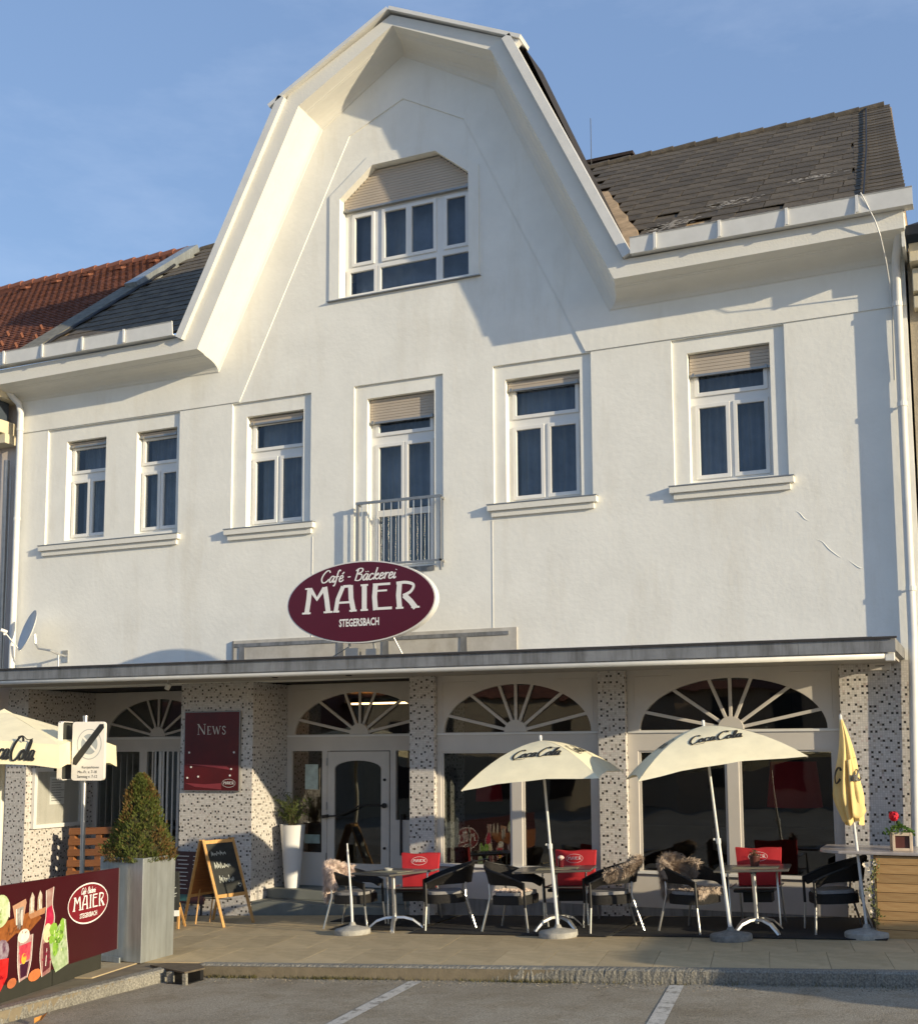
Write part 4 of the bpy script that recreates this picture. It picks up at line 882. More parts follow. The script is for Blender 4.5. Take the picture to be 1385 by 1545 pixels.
# houses across the street (seen only in the glass)
for k, (x, wd_, hh, cl, lab) in enumerate(((-62, 20, 6.5, (.40, .38, .33), 'grey house far left across the street'), (-41, 18, 5.8, (.55, .50, .42), 'pale gabled house across the street opposite the left bay'), (-22, 17, 6.4, (.50, .42, .30), 'sand coloured house across the street opposite the entrance'), (-4, 15, 5.4, (.42, .30, .20), 'ochre house across the street opposite the right shop window'), (12, 16, 5.8, (.50, .48, .45), 'white grey house across the street behind the photographer'))):
    H_ = thing('opposite_house', lab, 'building', (x, -38+(k % 2)*3, gz(x)-.2), (0, 0, radians(-26-4*(k % 3))))
    m = MB(); m.box(0, wd_, -9, 0, 0, hh); m.build('wall', mat('opposite wall %d' % k, cl, .9), H_)
    m = MB(); m.add([(-.4, .4, hh), (wd_+.4, .4, hh), (wd_+.4, -4.5, hh+3.6), (-.4, -4.5, hh+3.6), (-.4, -9.4, hh), (wd_+.4, -9.4, hh)], [(0, 1, 2, 3), (3, 2, 5, 4), (0, 3, 4), (1, 5, 2)]); m.build('roof', REDT, H_)
    m = MB(); m.box(-.6, .6, 0, .04, -.8, .8); w0 = m.build('window', DARK, H_, loc=(2, 0, 1.9))
    for i in range(5):
        for z in (1.9, 4.4):
            if i or z > 2: twin(w0, (2+i*wd_/5.4, 0, z))

# ------------------------------------------------------------------ umbrellas
def canopy_pts(S, H, t, k, s, sag=.07, rz=0, bow=.5):
    "point on panel k of a square canopy; t 0 apex..1 edge, s 0..1 across"
    c = []
    for j in (k, k+1):
        a = rz+radians(-135+90*j); rr = S/sqrt(2)*t; c.append(Vector((rr*cos(a), rr*sin(a), -H*((1-bow)*t+bow*t*t))))
    p = c[0].lerp(c[1], s); mid = 4*s*(1-s)*t*t
    p.x *= 1-sag*mid; p.y *= 1-sag*mid; p.z += .05*mid*S/1.7+.006*t*sin(s*17+k*2.1)*sin(t*5)
    return p
def canopy(S, H, parent, M, m, sag=.07, bow=.5, valance=0, name='canopy'):
    mb = MB(); nt_, ns = 8, 8
    for k in range(4):
        vs = [canopy_pts(S, H, max(.001, i/nt_), k, j/ns, sag, 0, bow) for i in range(nt_+1) for j in range(ns+1)]
        fs = [(i*(ns+1)+j, (i+1)*(ns+1)+j, (i+1)*(ns+1)+j+1, i*(ns+1)+j+1) for i in range(nt_) for j in range(ns)]
        if valance:
            base = nt_*(ns+1); o = len(vs)
            for j in range(ns+1):
                p = vs[base+j]; vs.append(p+Vector((p.x*.012, p.y*.012, -valance+.012*sin(j*2.1))))
            fs += [(base+j, o+j, o+j+1, base+j+1) for j in range(ns)]
        mb.add(vs, fs, M)
    return mb.build(name, m, parent, smooth=False, auto=True)
def panel_fn(S, H, k, M, y0, sag=.07, bow=.5, lift=.006):
    def fn(u, v):
        t = min(1, max(.02, y0-v/(S*.56))); wd_ = S*t; s = .5+u/wd_
        p = canopy_pts(S, H, t, k, s, sag, 0, bow); a = canopy_pts(S, H, t+.02, k, s, sag, 0, bow)-p; b_ = canopy_pts(S, H, t, k, s+.02, sag, 0, bow)-p
        n = a.cross(b_).normalized()
        if n.z < 0: n = -n
        return M @ (p+n*lift)
    return fn
def base_disc(par, r, m, dome=.015):
    b = MB(); b.lathe([(r*.985, 0), (r, .012), (r, .05), (r*.985, .062), (r*.95, .068), (r*.6, .076+dome*.5), (.08, .085+dome), (.05, .09+dome), (.03, .13+dome), (.001, .13+dome)], 36); b.build('base', m, par, auto=True)
BOW = .8
def umbrella(label, x, y, lean, H0, S, H, rz, tilt, bm, r, group, colalt=(0,), cl=CLOTH):
    U = thing('parasol', label, 'parasol', (x, y, gz(x)), stand(0), group)
    base_disc(U, r, bm); top = Vector((lean[0], lean[1], H0))
    p = MB(); p.tube([(0, 0, .06), top*.45], .021, 12); p.tube([top*.44, top+Vector((0, 0, .03))], .0155, 12); p.lathe([(.001, .07), (.018, .06), (.02, .02), (.012, 0)], 10, tuple(top)); p.build('pole', METW, U, smooth=False, auto=True)
    q = MB(); q.tube([top*.46-Vector((.025, 0, 0)), top*.46-Vector((.055, .01, -.01))], .014, 8); q.lathe([(.028, -.03), (.028, .03)], 10, tuple(top*.455)); q.build('tilt_clamp', METW, U)
    M = Matrix.Translation(top) @ Matrix.Rotation(tilt[0], 4, 'Y') @ Matrix.Rotation(tilt[1], 4, 'X') @ Matrix.Rotation(rz, 4, 'Z')
    c = canopy(S, H, U, M, cl, .06, BOW)
    for k in range(4):
        rb = MB(); rb.tube([M @ (canopy_pts(S, H, t, k, 0, .06, 0, BOW)+Vector((0, 0, -.012))) for t in (.02, .25, .5, .75, .99)], .005, 6); rb.build('rib', STEEL, U)
    t = MB(); fn = panel_fn(S, H, 0, M, .60, .06, BOW); cola(t, fn, 0.03, 0, .165); t.build('lettering', BLACKL, c)
    t = MB(); fn = panel_fn(S, H, 1, M, .60, .06, BOW); cola(t, fn, 0.03, 0, .165); t.build('lettering', BLACKL, c)
    t = MB(); fn = panel_fn(S, H, 3, M, .60, .06, BOW); cola(t, fn, 0.03, 0, .165); t.build('lettering', BLACKL, c)
    return U
umbrella('open cream parasol over the middle table between the two arched shop windows', 3.45, -1.87, (-.09, 0), 2.36, 1.66, .50, radians(6.6), (-.04, .04), CONC, .235, 'open cream parasols', )
umbrella('open cream parasol with a strongly leaning pole over the right table', 5.54, -1.96, (-.14, 0), 2.42, 1.84, .50, radians(20), (-.09, .04), CONCD, .235, 'open cream parasols')
# furled umbrella
U = thing('furled_parasol', 'furled yellow parasol leaning beside the wooden counter at the right', 'parasol', (6.98, -1.66, gz(6.98)), stand(0))
base_disc(U, .245, CONC); p = MB(); p.tube([(0, 0, .06), (-.085, 0, 2.42)], .0165, 12); p.lathe([(.001, .06), (.016, .05), (.018, 0)], 8, (-.086, 0, 2.41)); p.build('pole', METW, U)
c = MB(); n = 44; rows = 22
for i in range(rows+1):
    t = i/rows; z = 2.43-1.16*t; r0 = .012+.115*min(1, t*1.35)**.9*(1 if t < .8 else 1-.35*(t-.8)/.2)
    for j in range(n):
        a = 2*pi*j/n; f = 1+.34*sin(a*6+.5*sin(t*5))*min(1, t*2.2)+.10*sin(a*11+t*4)
        zz = z-.05*max(0, sin(a*3+1))*(t > .92)*t
        c.v.append((-.086+.085*(2.42-z)/2.4+r0*f*cos(a)+(.018*sin(t*6)), r0*f*sin(a), zz))
c.f = [(i*n+j, i*n+(j+1) % n, (i+1)*n+(j+1) % n, (i+1)*n+j) for i in range(rows) for j in range(n)]
cc = c.build('furled_canopy', CLOTHY, U, smooth=True)
c = MB(); n2 = 10        # loose outer flap on the right
for i in range(13):
    t = i/12; z = 1.95-.62*t
    for j in range(n2+1):
        s = j/n2; a = radians(-75+78*s); r0 = .10+.085*t+.014*sin(s*9+t*3)
        c.v.append((-.075+r0*cos(a), r0*sin(a), z-.03*sin(s*6)*t+.03*s))
c.f = [(i*(n2+1)+j, (i+1)*(n2+1)+j, (i+1)*(n2+1)+j+1, i*(n2+1)+j+1) for i in range(12) for j in range(n2)]
c.build('loose_flap', CLOTHY, U, smooth=True, solid=.004)
t = MB()
def fcol(u, v):
    a = radians(-92)+u/.16; r0 = .148+.02*max(0, cos(a)); return (-.07+r0*cos(a), r0*sin(a), 1.70+v)
script(t, 'C', fcol, -.175, 0, .17, .14, .2, .4, False); script(t, 'oC', fcol, .06, 0.02, .13, .15, .2, .4, False)
t.build('lettering', BLACKL, U)
# empty stand
U = thing('parasol_stand', 'empty parasol stand with a bare short pole in front of the left chair', 'parasol stand', (.62, -1.85, gz(.62)), stand(0))
base_disc(U, .235, CONC, .02); p = MB(); p.tube([(0, 0, .06), (-.005, 0, .48)], .0185, 12); p.tube([(-.005, 0, .47), (-.035, 0, 1.08)], .0145, 12); p.tube([(-.035, 0, 1.08), (-.037, 0, 1.16)], .010, 8); p.build('pole', METW, U, auto=True)
# big square umbrella at the left with valance
U = thing('market_parasol', 'large cream market parasol with a hanging valance cut off by the left picture edge', 'parasol', (-3.56, -3.79, gz(-3.56)))
p = MB(); p.tube([(0, 0, 0), (0, 0, 3.05)], .042, 16); p.build('pole', mat('cream pole', (.68, .66, .58), .4, 0, .03), U, auto=True)
b = MB(); b.box(-.35, .35, -.35, .35, 0, .07); b.build('base', CONCD, U, bevel=.01)
M = Matrix.Translation((0, 0, 3.10)) @ Matrix.Rotation(radians(23), 4, 'Z')
c = canopy(2.3, .46, U, M, CLOTH, .015, .15, .28)
vent = MB(); vent.lathe([(.30, -.16), (.12, -.03), (.02, .02), (.001, .03)], 4, M=M @ Matrix.Rotation(radians(45), 4, 'Z')); vent.build('vent_cap', CLOTH, U)
t = MB(); e0 = canopy_pts(2.3, .46, 1, 0, 0, 0); e1_ = canopy_pts(2.3, .46, 1, 0, 1, 0)
def vfn(u, v):
    s = .5+u/2.3; p = e0.lerp(e1_, s); return M @ Vector((p.x*1.01, p.y*(1.012-.015*4*s*(1-s))-.016, p.z-.20+v+.05*4*s*(1-s)*1.15))
cola(t, lambda u, v: vfn(u, v*1.4), .53, -.01, .172); t.build('lettering', BLACKL, c)
for k in range(4):
    rb = MB(); rb.bar(M @ Vector((0, 0, -.3)), M @ (canopy_pts(2.3, .46, .97, k, 0)+Vector((0, 0, -.03))), .02, .03); rb.build('rib', mat('cream pole', (1, 1, 1)), U)
# ------------------------------------------------------------------ terrace furniture
def mats_on_floor():
    for (x0, x1, lab) in ((-.35, 1.35, 'black doormat running from the entrance step to the left table'), (1.40, 4.05, 'black floor mat under the middle table'), (4.10, 7.2, 'black floor mat under the right table')):
        m = MB(); y0 = -1.72 if x0 < 1 else -1.80; n = 30
        for i in range(n+1):
            x = x0+(x1-x0)*i/n
            for y, z in ((y0-.003*i*(x0 > 1), .006), (y0-.003*i*(x0 > 1), .016), (-.06, .016)): m.v.append((x, y, gz(x)+z+.003*sin(i*1.7+y)))
        if x0 < 0:
            for k in range(0, len(m.v), 3):
                x = m.v[k][0]
                for q_ in (0, 1): m.v[k+q_] = (x, -1.55 if x > .05 else -.75, m.v[k+q_][2])
        m.f = [(3*i+k, 3*i+3+k, 3*i+4+k, 3*i+1+k) for i in range(n) for k in (0, 1)]+[(0, 1, 2), (3*n, 3*n+2, 3*n+1)]
        tag(m.build('floor_mat', mat('black mat', (.018, .017, .017), .9, 0, .3, 30, .5, 200)), lab, 'mat', 'black mats under the terrace furniture')
mats_on_floor()
def table(label, x, y, rz, s, wd_=.8):
    T = thing('cafe_table', label, 'table', (x, y, gz(x)+.016), stand(rz), 'pedestal tables on the terrace')
    m = MB(); m.box(-wd_/2, wd_/2, -s/2, s/2, .715, .74); m.build('table_top', TTOP, T, bevel=.006)
    m = MB(); m.lathe([(.028, .10), (.028, .66), (.05, .69), (.16, .705), (.16, .714)], 20); m.build('column', ALU, T, auto=True)
    m = MB(); P = [(.0, .16), (.12, .155), (.24, .12), (.33, .05), (.37, .012)]
    q = MB()
    for sgn in (-1, 1):
        for i, (r, z) in enumerate(P):
            pass
    vs = []
    for i, (r, z) in enumerate(P):
        w_ = .05-.02*i/4; vs += [(r, -w_/2-.012, z-.03), (r, w_/2+.012, z-.03), (r, w_/2, z+.004), (r, -w_/2, z+.004)]
    fs = [(i*4+k, i*4+(k+1) % 4, (i+1)*4+(k+1) % 4, (i+1)*4+k) for i in range(len(P)-1) for k in range(4)]+[(3, 2, 1, 0), (16, 17, 18, 19)]
    l0 = None
    for k in range(4):
        if l0 is None: g = MB(); g.add(vs, fs); l0 = g.build('foot', ALU, T, rot=(0, 0, pi/4), bevel=.004)
        else: twin(l0, rot=(0, 0, pi/4+k*pi/2))
    return T
T1 = table('left terrace table in front of the entrance, with a small ashtray', 1.02, -1.42, radians(-24), .78, .82)
T2 = table('middle terrace table carrying a dark candle jar', 3.24, -1.28, radians(12), .74, .98)
T3 = table('right terrace table carrying a brown flower pot', 5.74, -1.42, radians(6), .76, .84)
def on_table(T, dx, dy, h=.741): return T.matrix_basis @ Vector((dx, dy, h))
for T in (T1, T2, T3): T.matrix_basis = Matrix.Translation(T.location) @ T.rotation_euler.to_matrix().to_4x4()
PM = mat('woven placemat', (.30, .28, .20), .7, 0, .25, 60, .3, 150)
for T, lab, a in ((T1, 'pale placemat on the left terrace table', .1), (T2, 'pale placemat on the middle terrace table', .0), (T3, 'pale placemat on the right terrace table', -.05)):
    m = MB(); m.box(-.26, .26, -.15, .15, 0, .004); p = on_table(T, .04, -.06)
    tag(m.build('placemat', PM, loc=p, rot=stand(T.rotation_euler.z+a)), lab, 'placemat', 'placemats on the tables')
m = MB(); m.lathe([(.001, .006), (.045, .006), (.052, .03), (.057, .03), (.05, 0), (.001, 0)], 18); tag(m.build('ashtray', mat('clear grey glass', (.45, .45, .42), .1, .2), loc=on_table(T1, -.12, .02, .746)), 'round glass ashtray on the left terrace table', 'ashtray')
m = MB(); m.lathe([(.001, 0), (.034, 0), (.04, .09), (.036, .09), (.03, .01)], 18); J = m.build('candle_jar', mat('dark red glass', (.10, .01, .015), .15), loc=on_table(T2, .06, .16, .742)); tag(J, 'dark red candle jar on the middle terrace table', 'candle jar')
m = MB(); m.lathe([(.001, .15), (.03, .14), (.045, .115), (.03, .10), (.01, .09), (.01, .02)], 14); m.build('pale_top', mat('pale pink flower', (.72, .55, .52), .8), J)
J = thing('flower_pot', 'small brown pot with a dry succulent on the right terrace table', 'flower pot', on_table(T3, .02, .06, .742))
m = MB(); m.lathe([(.001, 0), (.048, 0), (.062, .115), (.068, .115), (.068, .13), (.05, .13), (.045, .10), (.001, .10)], 20); m.build('pot', mat('brown pot', (.09, .028, .022), .35, 0, .1), J, auto=True)
m = MB()
for k in range(60):
    a = R.uniform(0, 2*pi); r = R.uniform(.005, .065); z = R.uniform(.11, .20-r*.6); s = .022; d = Vector((cos(a), sin(a), .7)).normalized(); p = Vector((r*cos(a), r*sin(a), z)); q = Vector((-sin(a), cos(a), 0))*s*.5
    m.add([p-q, p+d*s*.5+q*.2-q*1.2, p+d*s*1.4, p+q], [(0, 1, 2), (0, 2, 3)])
m.build('succulent', mat('dry reddish leaves', (.30, .15, .10), .7, 0, 0, 30, col2=(.14, .12, .05)), J)

# wicker armchair: front is -y
def band(th):       # th in -1..1 : right arm tip .. back .. left arm tip
    a = abs(th)
    if a > .55: u = (a-.55)/.45; x, y = .285, .04-.33*u
    else: g = a/.55*pi/2; x, y = .285*sin(g), .04+.27*cos(g)
    k = max(0, 1-a/.98); lift = k**.8
    return Vector((math.copysign(x+.02*sin(min(1, a)*pi), th), y+.07*lift*max(0, 1-a/.55)**.5, .585+.25*lift)), .075+.20*max(0, 1-a*1.15)
def wicker_chair():
    C_ = bpy.data.objects.new('armchair', None); COL.objects.link(C_); C_.empty_display_size = .1
    m = MB(); n = 40
    for i in range(n+1):
        th = -1+2*i/n; p, h = band(th); out = Vector((p.x, p.y-.02, 0)).normalized()
        for (o_, z) in ((0, 0), (.018, -.01), (.016-.035, -h*.5), (-.045, -h), (-.065, -h), (-.05, -h*.5), (-.022, -.008)): m.v.append(p+out*o_+Vector((0, 0, z)))
    m.f = [(i*7+k, i*7+(k+1) % 7, (i+1)*7+(k+1) % 7, (i+1)*7+k) for i in range(n) for k in range(7)]+[tuple(range(7)), tuple(n*7+k for k in range(6, -1, -1))]
    m.build('back_band', WICK, C_, auto=True)
    m = MB(); m.tube([band(-1+2*i/30)[0]+Vector((0, 0, .004)) for i in range(31)], .013, 8); m.build('rim', DARK, C_, smooth=True)
    HZ = Matrix(((1, 0, 0, 0), (0, 0, 1, 0), (0, -1, 0, 0), (0, 0, 0, 1)))
    def sup(a, b_, cy=0, n=28, e=.62): return [(math.copysign(abs(cos(2*pi*i/n))**e*a, cos(2*pi*i/n)), cy+math.copysign(abs(sin(2*pi*i/n))**e*b_, sin(2*pi*i/n))) for i in range(n)]
    m = MB(); m.plate(sup(.262, .255, -.02), [], -.435, -.395, HZ); m.build('seat', WICK, C_, bevel=.008)
    m = MB(); m.plate(sup(.268, .262, -.02), [sup(.25, .245, -.02)], -.425, -.325, HZ); m.build('seat_skirt', WICK, C_, auto=True)
    m = MB(); m.plate(sup(.238, .225, -.03, e=.5), [], -.475, -.436, HZ); m.build('cushion', CUSH, C_, bevel=.015)
    for sx in (-1, 1):
        m = MB(); m.tube([(sx*.285, -.315, 0), (sx*.28, -.29, .30), (sx*.283, -.285, .60)], .0135, 8); l = m.build('leg', ALU, C_, auto=True)
        m = MB(); m.tube([(sx*.28, -.29, .30), (sx*.283, -.286, .602)], .0165, 8); m.build('wrap', DARK, l)
        m = MB(); m.tube([(sx*.27, .34, 0), (sx*.225, .225, .42), (sx*.21, .24, .58)], .0135, 8); m.build('leg', ALU, C_, auto=True)
    return C_
WC = wicker_chair()
CHS = [(.36, -1.30, 92, 'black wicker armchair left of the left table, pale pinkish fleece over its back'),
       (1.70, -1.22, -62, 'black wicker armchair without a fleece, turned towards the left table from its right'),
       (2.72, -1.40, 84, 'black wicker armchair at the left of the middle table, small fleece on the seat'),
       (3.96, -1.32, -64, 'black wicker armchair right of the middle table with brown fleece over its shoulder'),
       (4.99, -1.32, 62, 'black wicker armchair left of the right table, long grey fleece hanging behind'),
       (6.62, -1.25, -70, 'bare black wicker armchair between the right table and the wooden counter')]
chairs = []
for i, (x, y, rz, lab) in enumerate(CHS):
    o = WC if i == 0 else copy_tree(WC)
    o.location = (x, y, gz(x)+.018); o.rotation_euler = stand(radians(rz)); tag(o, lab, 'armchair', 'black wicker armchairs on the terrace'); chairs.append(o)
# red covered chairs
def red_chair(label, x, y, rz, shade=REDF):
    C_ = thing('covered_chair', label, 'chair', (x, y, gz(x)+.018), stand(radians(rz)), 'chairs with red back covers behind the tables')
    m = MB(); m.box(-.24, .24, -.26, .22, .41, .45); m.build('seat', DARK, C_, bevel=.012)
    m = MB(); m.tube([(-.285, .22, .47), (-.285, -.26, .47), (.285, -.26, .47), (.285, .22, .47)], .011, 8); m.build('seat_frame', ALU, C_, auto=True)
    for sx in (-1, 1):
        m = MB(); m.tube(smooth_path([(0, 0), (0, 0)]) and [(sx*.29, -.28, 0), (sx*.29, -.27, .62), (sx*.29, -.24, .67), (sx*.29, -.1, .685), (sx*.28, .24, .675)], .013, 8); m.build('arm', ALU, C_, auto=True)
        m = MB(); m.tube([(sx*.26, .34, 0), (sx*.25, .24, .45), (sx*.24, .31, .88)], .0125, 8); m.build('leg', ALU, C_, auto=True)
    m = MB()
    pr = [(.200, .43), (.235, .60), (.275, .78), (.300, .895), (.335, .905), (.35, .88), (.325, .7), (.295, .45)]
    n = 12
    for i in range(n+1):
        u = -1+2*i/n; 
        for k, (yy, z) in enumerate(pr): m.v.append((u*(.245+.035*((z-.43)/.47)), yy-.012*(1-u*u)+.004*sin(u*9+z*14), z-.012*(1-abs(u))*(z > .85)+.006*sin(u*5)*(z > .85)))
    K = len(pr); m.f = [(i*K+k, (i+1)*K+k, (i+1)*K+(k+1) % K, i*K+(k+1) % K) for i in range(n) for k in range(K)]+[tuple(range(K))[::-1], tuple(n*K+k for k in range(K))]
    bc = m.build('back_cover', shade, C_, auto=True)
    t = MB(); q = lambda u, v, l=0: (u, .262+.235*(v-.0)*.9-.019-l+.012*(u/.27)**2-.001, .795+v)
    logo(bc, q, .235, .115, small=False, ringm=WHITE)
    t = MB(); t.box(-.17, .17, -.02, .20, .27, .40); t.build('hanging_pad', DARK, C_)
    return C_
red_chair('bright red covered chair behind the left table', .98, -.72, 6)
red_chair('red covered chair behind the middle table', 3.24, -.70, 2)
red_chair('red covered chair behind the right table', 5.66, -.83, 1)
# fleeces
def fur(label, ch, th0, th1, inner, outer, m_, name='fleece_throw', n=26, seat=None, dens=9000, ln=.06):
    Mx = Matrix.Translation(ch.location) @ ch.rotation_euler.to_matrix().to_4x4(); rr = random.Random(int(th0*100)+dens)
    S = []
    if seat is None:
        for i in range(n+1):
            th = th0+(th1-th0)*i/n; p, h = band(th); out = Vector((p.x, p.y-.02, 0)).normalized(); e = 1-.35*abs(2*i/n-1)**3; row = []
            for j in range(13):
                t = j/12
                if t < .5: d = (1-t/.5); q = p-out*(.025+.05*d)+Vector((0, 0, .02-d*inner*e))
                else: d = (t-.5)/.5; q = p+out*(.03-.04*d*(1 if outer < .3 else .2))+Vector((0, 0, .02-d*outer*e))
                row.append(q+Vector((rr.gauss(0, .006), rr.gauss(0, .006), rr.gauss(0, .006)))+Vector((0, 0, .018*sin(pi*t))))
            S.append(row)
    else:
        x0, x1, y0, y1, hang = seat
        for i in range(n+1):
            u = i/n; row = []
            for j in range(13):
                t = j/12; x = x0+(x1-x0)*u
                if t < .75: q = Vector((x, y1+(y0-y1)*t/.75, .49))
                else: q = Vector((x, y0-.02-.01*sin(u*9), .49-(t-.75)/.25*hang*(.7+.3*sin(u*7+1))))
                row.append(q+Vector((rr.gauss(0, .006), rr.gauss(0, .006), rr.gauss(0, .007))))
            S.append(row)
    m = MB(); k = 13
    for r_ in S: m.v += [Mx @ q for q in r_]
    m.f = [(i*k+j, i*k+j+1, (i+1)*k+j+1, (i+1)*k+j) for i in range(n) for j in range(k-1)]
    for _ in range(dens):
        a, b_ = rr.uniform(0, n-.001), rr.uniform(0, k-1.001); i, j = int(a), int(b_); fa, fb = a-i, b_-j
        p = S[i][j].lerp(S[i+1][j], fa).lerp(S[i][j+1].lerp(S[i+1][j+1], fa), fb)
        nn = (S[i+1][j]-S[i][j]).cross(S[i][j+1]-S[i][j]).normalized()
        c0 = Vector((0, .0, .52)); 
        if nn.dot(p-c0) < 0 and seat is None and b_ > 5: nn = -nn
        if b_ <= 5 and nn.dot(p-c0) > 0 and seat is None: nn = -nn
        if seat is not None and nn.z < 0 and b_ < 9: nn = -nn
        d = (nn*.7+Vector((rr.gauss(0, .4), rr.gauss(0, .4), rr.gauss(-.55, .4)))).normalized()*ln*rr.uniform(.6, 1.3)
        w_ = d.cross(Vector((rr.random(), rr.random(), rr.random()))).normalized()*.003
        m.add([Mx @ (p-w_), Mx @ (p+w_), Mx @ (p+d*.6+w_*.8+Vector((0, 0, -.004))), Mx @ (p+d+Vector((0, 0, -.012)))], [(0, 1, 2), (0, 2, 3)])
    o = m.build(name, m_); tag(o, label, 'fleece'); return o
fur('pale pinkish sheepskin draped over the leftmost wicker armchair back', chairs[0], -.46, .44, .14, .26, FURP, dens=9000)
fur('pinkish fleece hanging low behind the leftmost armchair seat', chairs[0], -.20, .16, -.02, .50, FURP, dens=6500)
fur('small pinkish fleece on the seat of the armchair left of the middle table', chairs[2], 0, 0, 0, 0, FURP, seat=(-.22, .05, -.20, .2, .05), dens=2600, ln=.035)
fur('brown fleece over the back and shoulder of the armchair right of the middle table', chairs[3], -.22, .72, .16, .08, FURB, dens=12000)
fur('brown grey fleece over the back of the armchair left of the right table', chairs[4], -.42, .46, .20, .14, FURB, dens=14000)
fur('grey fleece tail hanging low behind the armchair left of the right table', chairs[4], -.16, .20, -.05, .52, FURB, dens=8000, ln=.07)
fur('flat brown fleece on the seat of the armchair left of the right table', chairs[4], 0, 0, 0, 0, FURB, seat=(-.24, .24, -.27, .2, .09), dens=4200, ln=.03)

# ------------------------------------------------------------------ signs and planters on the left
# chalk board
AB = thing('chalk_board', 'wooden A-frame chalkboard sign standing in front of the NEWS pillar', 'chalkboard', (-2.06, -1.02, gz(-2.06)), stand(radians(74)))
h, sp, wd2 = 1.22, .46, .27
def leg(m, x, s): m.bar((x, s*sp-.0, 0), (x, s*.03, h), .022, .045, (1, 0, 0))
for x in (-wd2, wd2):
    for s in (-1, 1):
        m = MB(); leg(m, x, s); m.build('leg', WOODA, AB, bevel=.003)
def onA(z, s): return s*(sp+(.03-sp)*z/h)
for s in (-1, 1):
    for z in (.42, h-.04):
        m = MB(); m.bar((-wd2, onA(z, s), z), (wd2, onA(z, s), z), .022, .05); m.build('rail', WOODA, AB, bevel=.003)
    m = MB(); a_, b_ = .44, h-.06; e = -.004 if s < 0 else .004
    m.add([(-wd2+.02, onA(a_, s), a_), (wd2-.02, onA(a_, s), a_), (wd2-.02, onA(b_, s), b_), (-wd2+.02, onA(b_, s), b_)]+[(-wd2+.02, onA(a_, s)-s*.012, a_), (wd2-.02, onA(a_, s)-s*.012, a_), (wd2-.02, onA(b_, s)-s*.012, b_), (-wd2+.02, onA(b_, s)-s*.012, b_)], [(0, 1, 2, 3), (7, 6, 5, 4), (0, 4, 5, 1), (1, 5, 6, 2), (2, 6, 7, 3), (3, 7, 4, 0)])
    bd = m.build('board', mat('blackboard', (.022, .024, .022), .8, 0, .4, 5) if s < 0 else PALL, AB)
    if s < 0:
        t = MB(); fn = lambda u, v: (u, onA(v, -1)-.006, v); rr = random.Random(3)
        for li, (v, hh, n_, xx) in enumerate(((.98, .09, 5, -.19), (.80, .10, 5, -.18), (.60, .11, 5, -.15))):
            x = xx
            for c_ in range(n_):
                w_ = rr.uniform(.035, .06); P = [(x, v), (x+w_*.25, v+hh*rr.uniform(.4, 1)), (x+w_*.5, v+hh*rr.uniform(0, .3)), (x+w_*.8, v+hh*rr.uniform(.3, .7)), (x+w_, v+rr.uniform(0, .02))]
                ribbon(t, P, .007, fn); x += w_+.008
        ribbon(t, [(.19, .52), (.165, .55), (.18, .57), (.195, .555), (.21, .57), (.225, .55), (.19, .52)], .006, fn)
        t.build('chalk_writing', mat('chalk', (.50, .52, .47), .9, 0, .4, 60), bd)
m = MB(); m.bar((-.02, onA(.36, 1), .36), (-.02, onA(.36, -1), .36), .03, .01); m.box(-.2, .28, -.12, .1, .40, .43); m.build('tray', DARK, AB)
for x in (-.16, .10):
    m = MB(); m.tube([(x, .32, .0), (x+.06, .28, .5)], .012, 6); m.build('rear_prop', WOODA, AB)
# small blackboard easel
EA = thing('small_easel_sign', 'small black easel sign on wooden feet beside the metal planter', 'easel sign', (-2.52, -1.62, gz(-2.52)), stand(radians(18)))
m = MB(); m.box(-.20, .20, -.02, .02, .10, .80); eb = m.build('board', mat('blackboard', (1, 1, 1)), EA, bevel=.003)
for x in (-.17, .19):
    m = MB(); m.bar((x-.01, -.03, 0), (x, 0, .30), .03, .03); m.bar((x, .25, 0), (x, .0, .36), .025, .025); m.build('leg', WOODA, EA)
t = MB(); fn = lambda u, v: (u, -.023, v); ribbon(t, [(.03, .56), (.08, .60), (.12, .57), (.16, .58)], .012, fn); ribbon(t, [(.02, .50), (.07, .52), (.12, .49), (.17, .50)], .012, fn); ribbon(t, [(.04, .46), (.10, .45), (.16, .46)], .010, fn)
t.build('chalk_writing', mat('chalk', (1, 1, 1)), eb)
m = MB(); m.box(.08, .20, -.05, -.025, .18, .26); m.build('white_card', WHITE, EA)
# dark menu panel leaning at the pillar
MN = thing('menu_panel', 'dark brown menu panel with rows of pale lines leaning against the NEWS pillar', 'menu board', (-3.22, -.14, gz(-3.22)), (radians(-4), 0, 0))
m = MB(); m.box(-.42, .26, -.015, .015, .18, .98); m.build('panel', mat('dark brown menu', (.055, .015, .014), .4, 0, .1), MN, bevel=.003)
t = MB()
for i in range(9):
    z = .90-.062*i
    for (xa, xb) in ((-.30+.02*(i % 3), -.06-.03*(i % 2)), (.02, .15)): t.box(xa, xb, -.018, -.016, z, z+.012)
t.build('menu_lines', mat('pale print', (1, 1, 1)), MN)
m = MB(); m.box(-.25, -.05, -.018, -.016, .22, .32); m.build('green_field', mat('teal print', (.05, .14, .13), .5), MN)
for x in (-.36, .2): m = MB(); m.box(x, x+.03, -.01, .01, 0, .18); m.build('foot', DARK, MN)
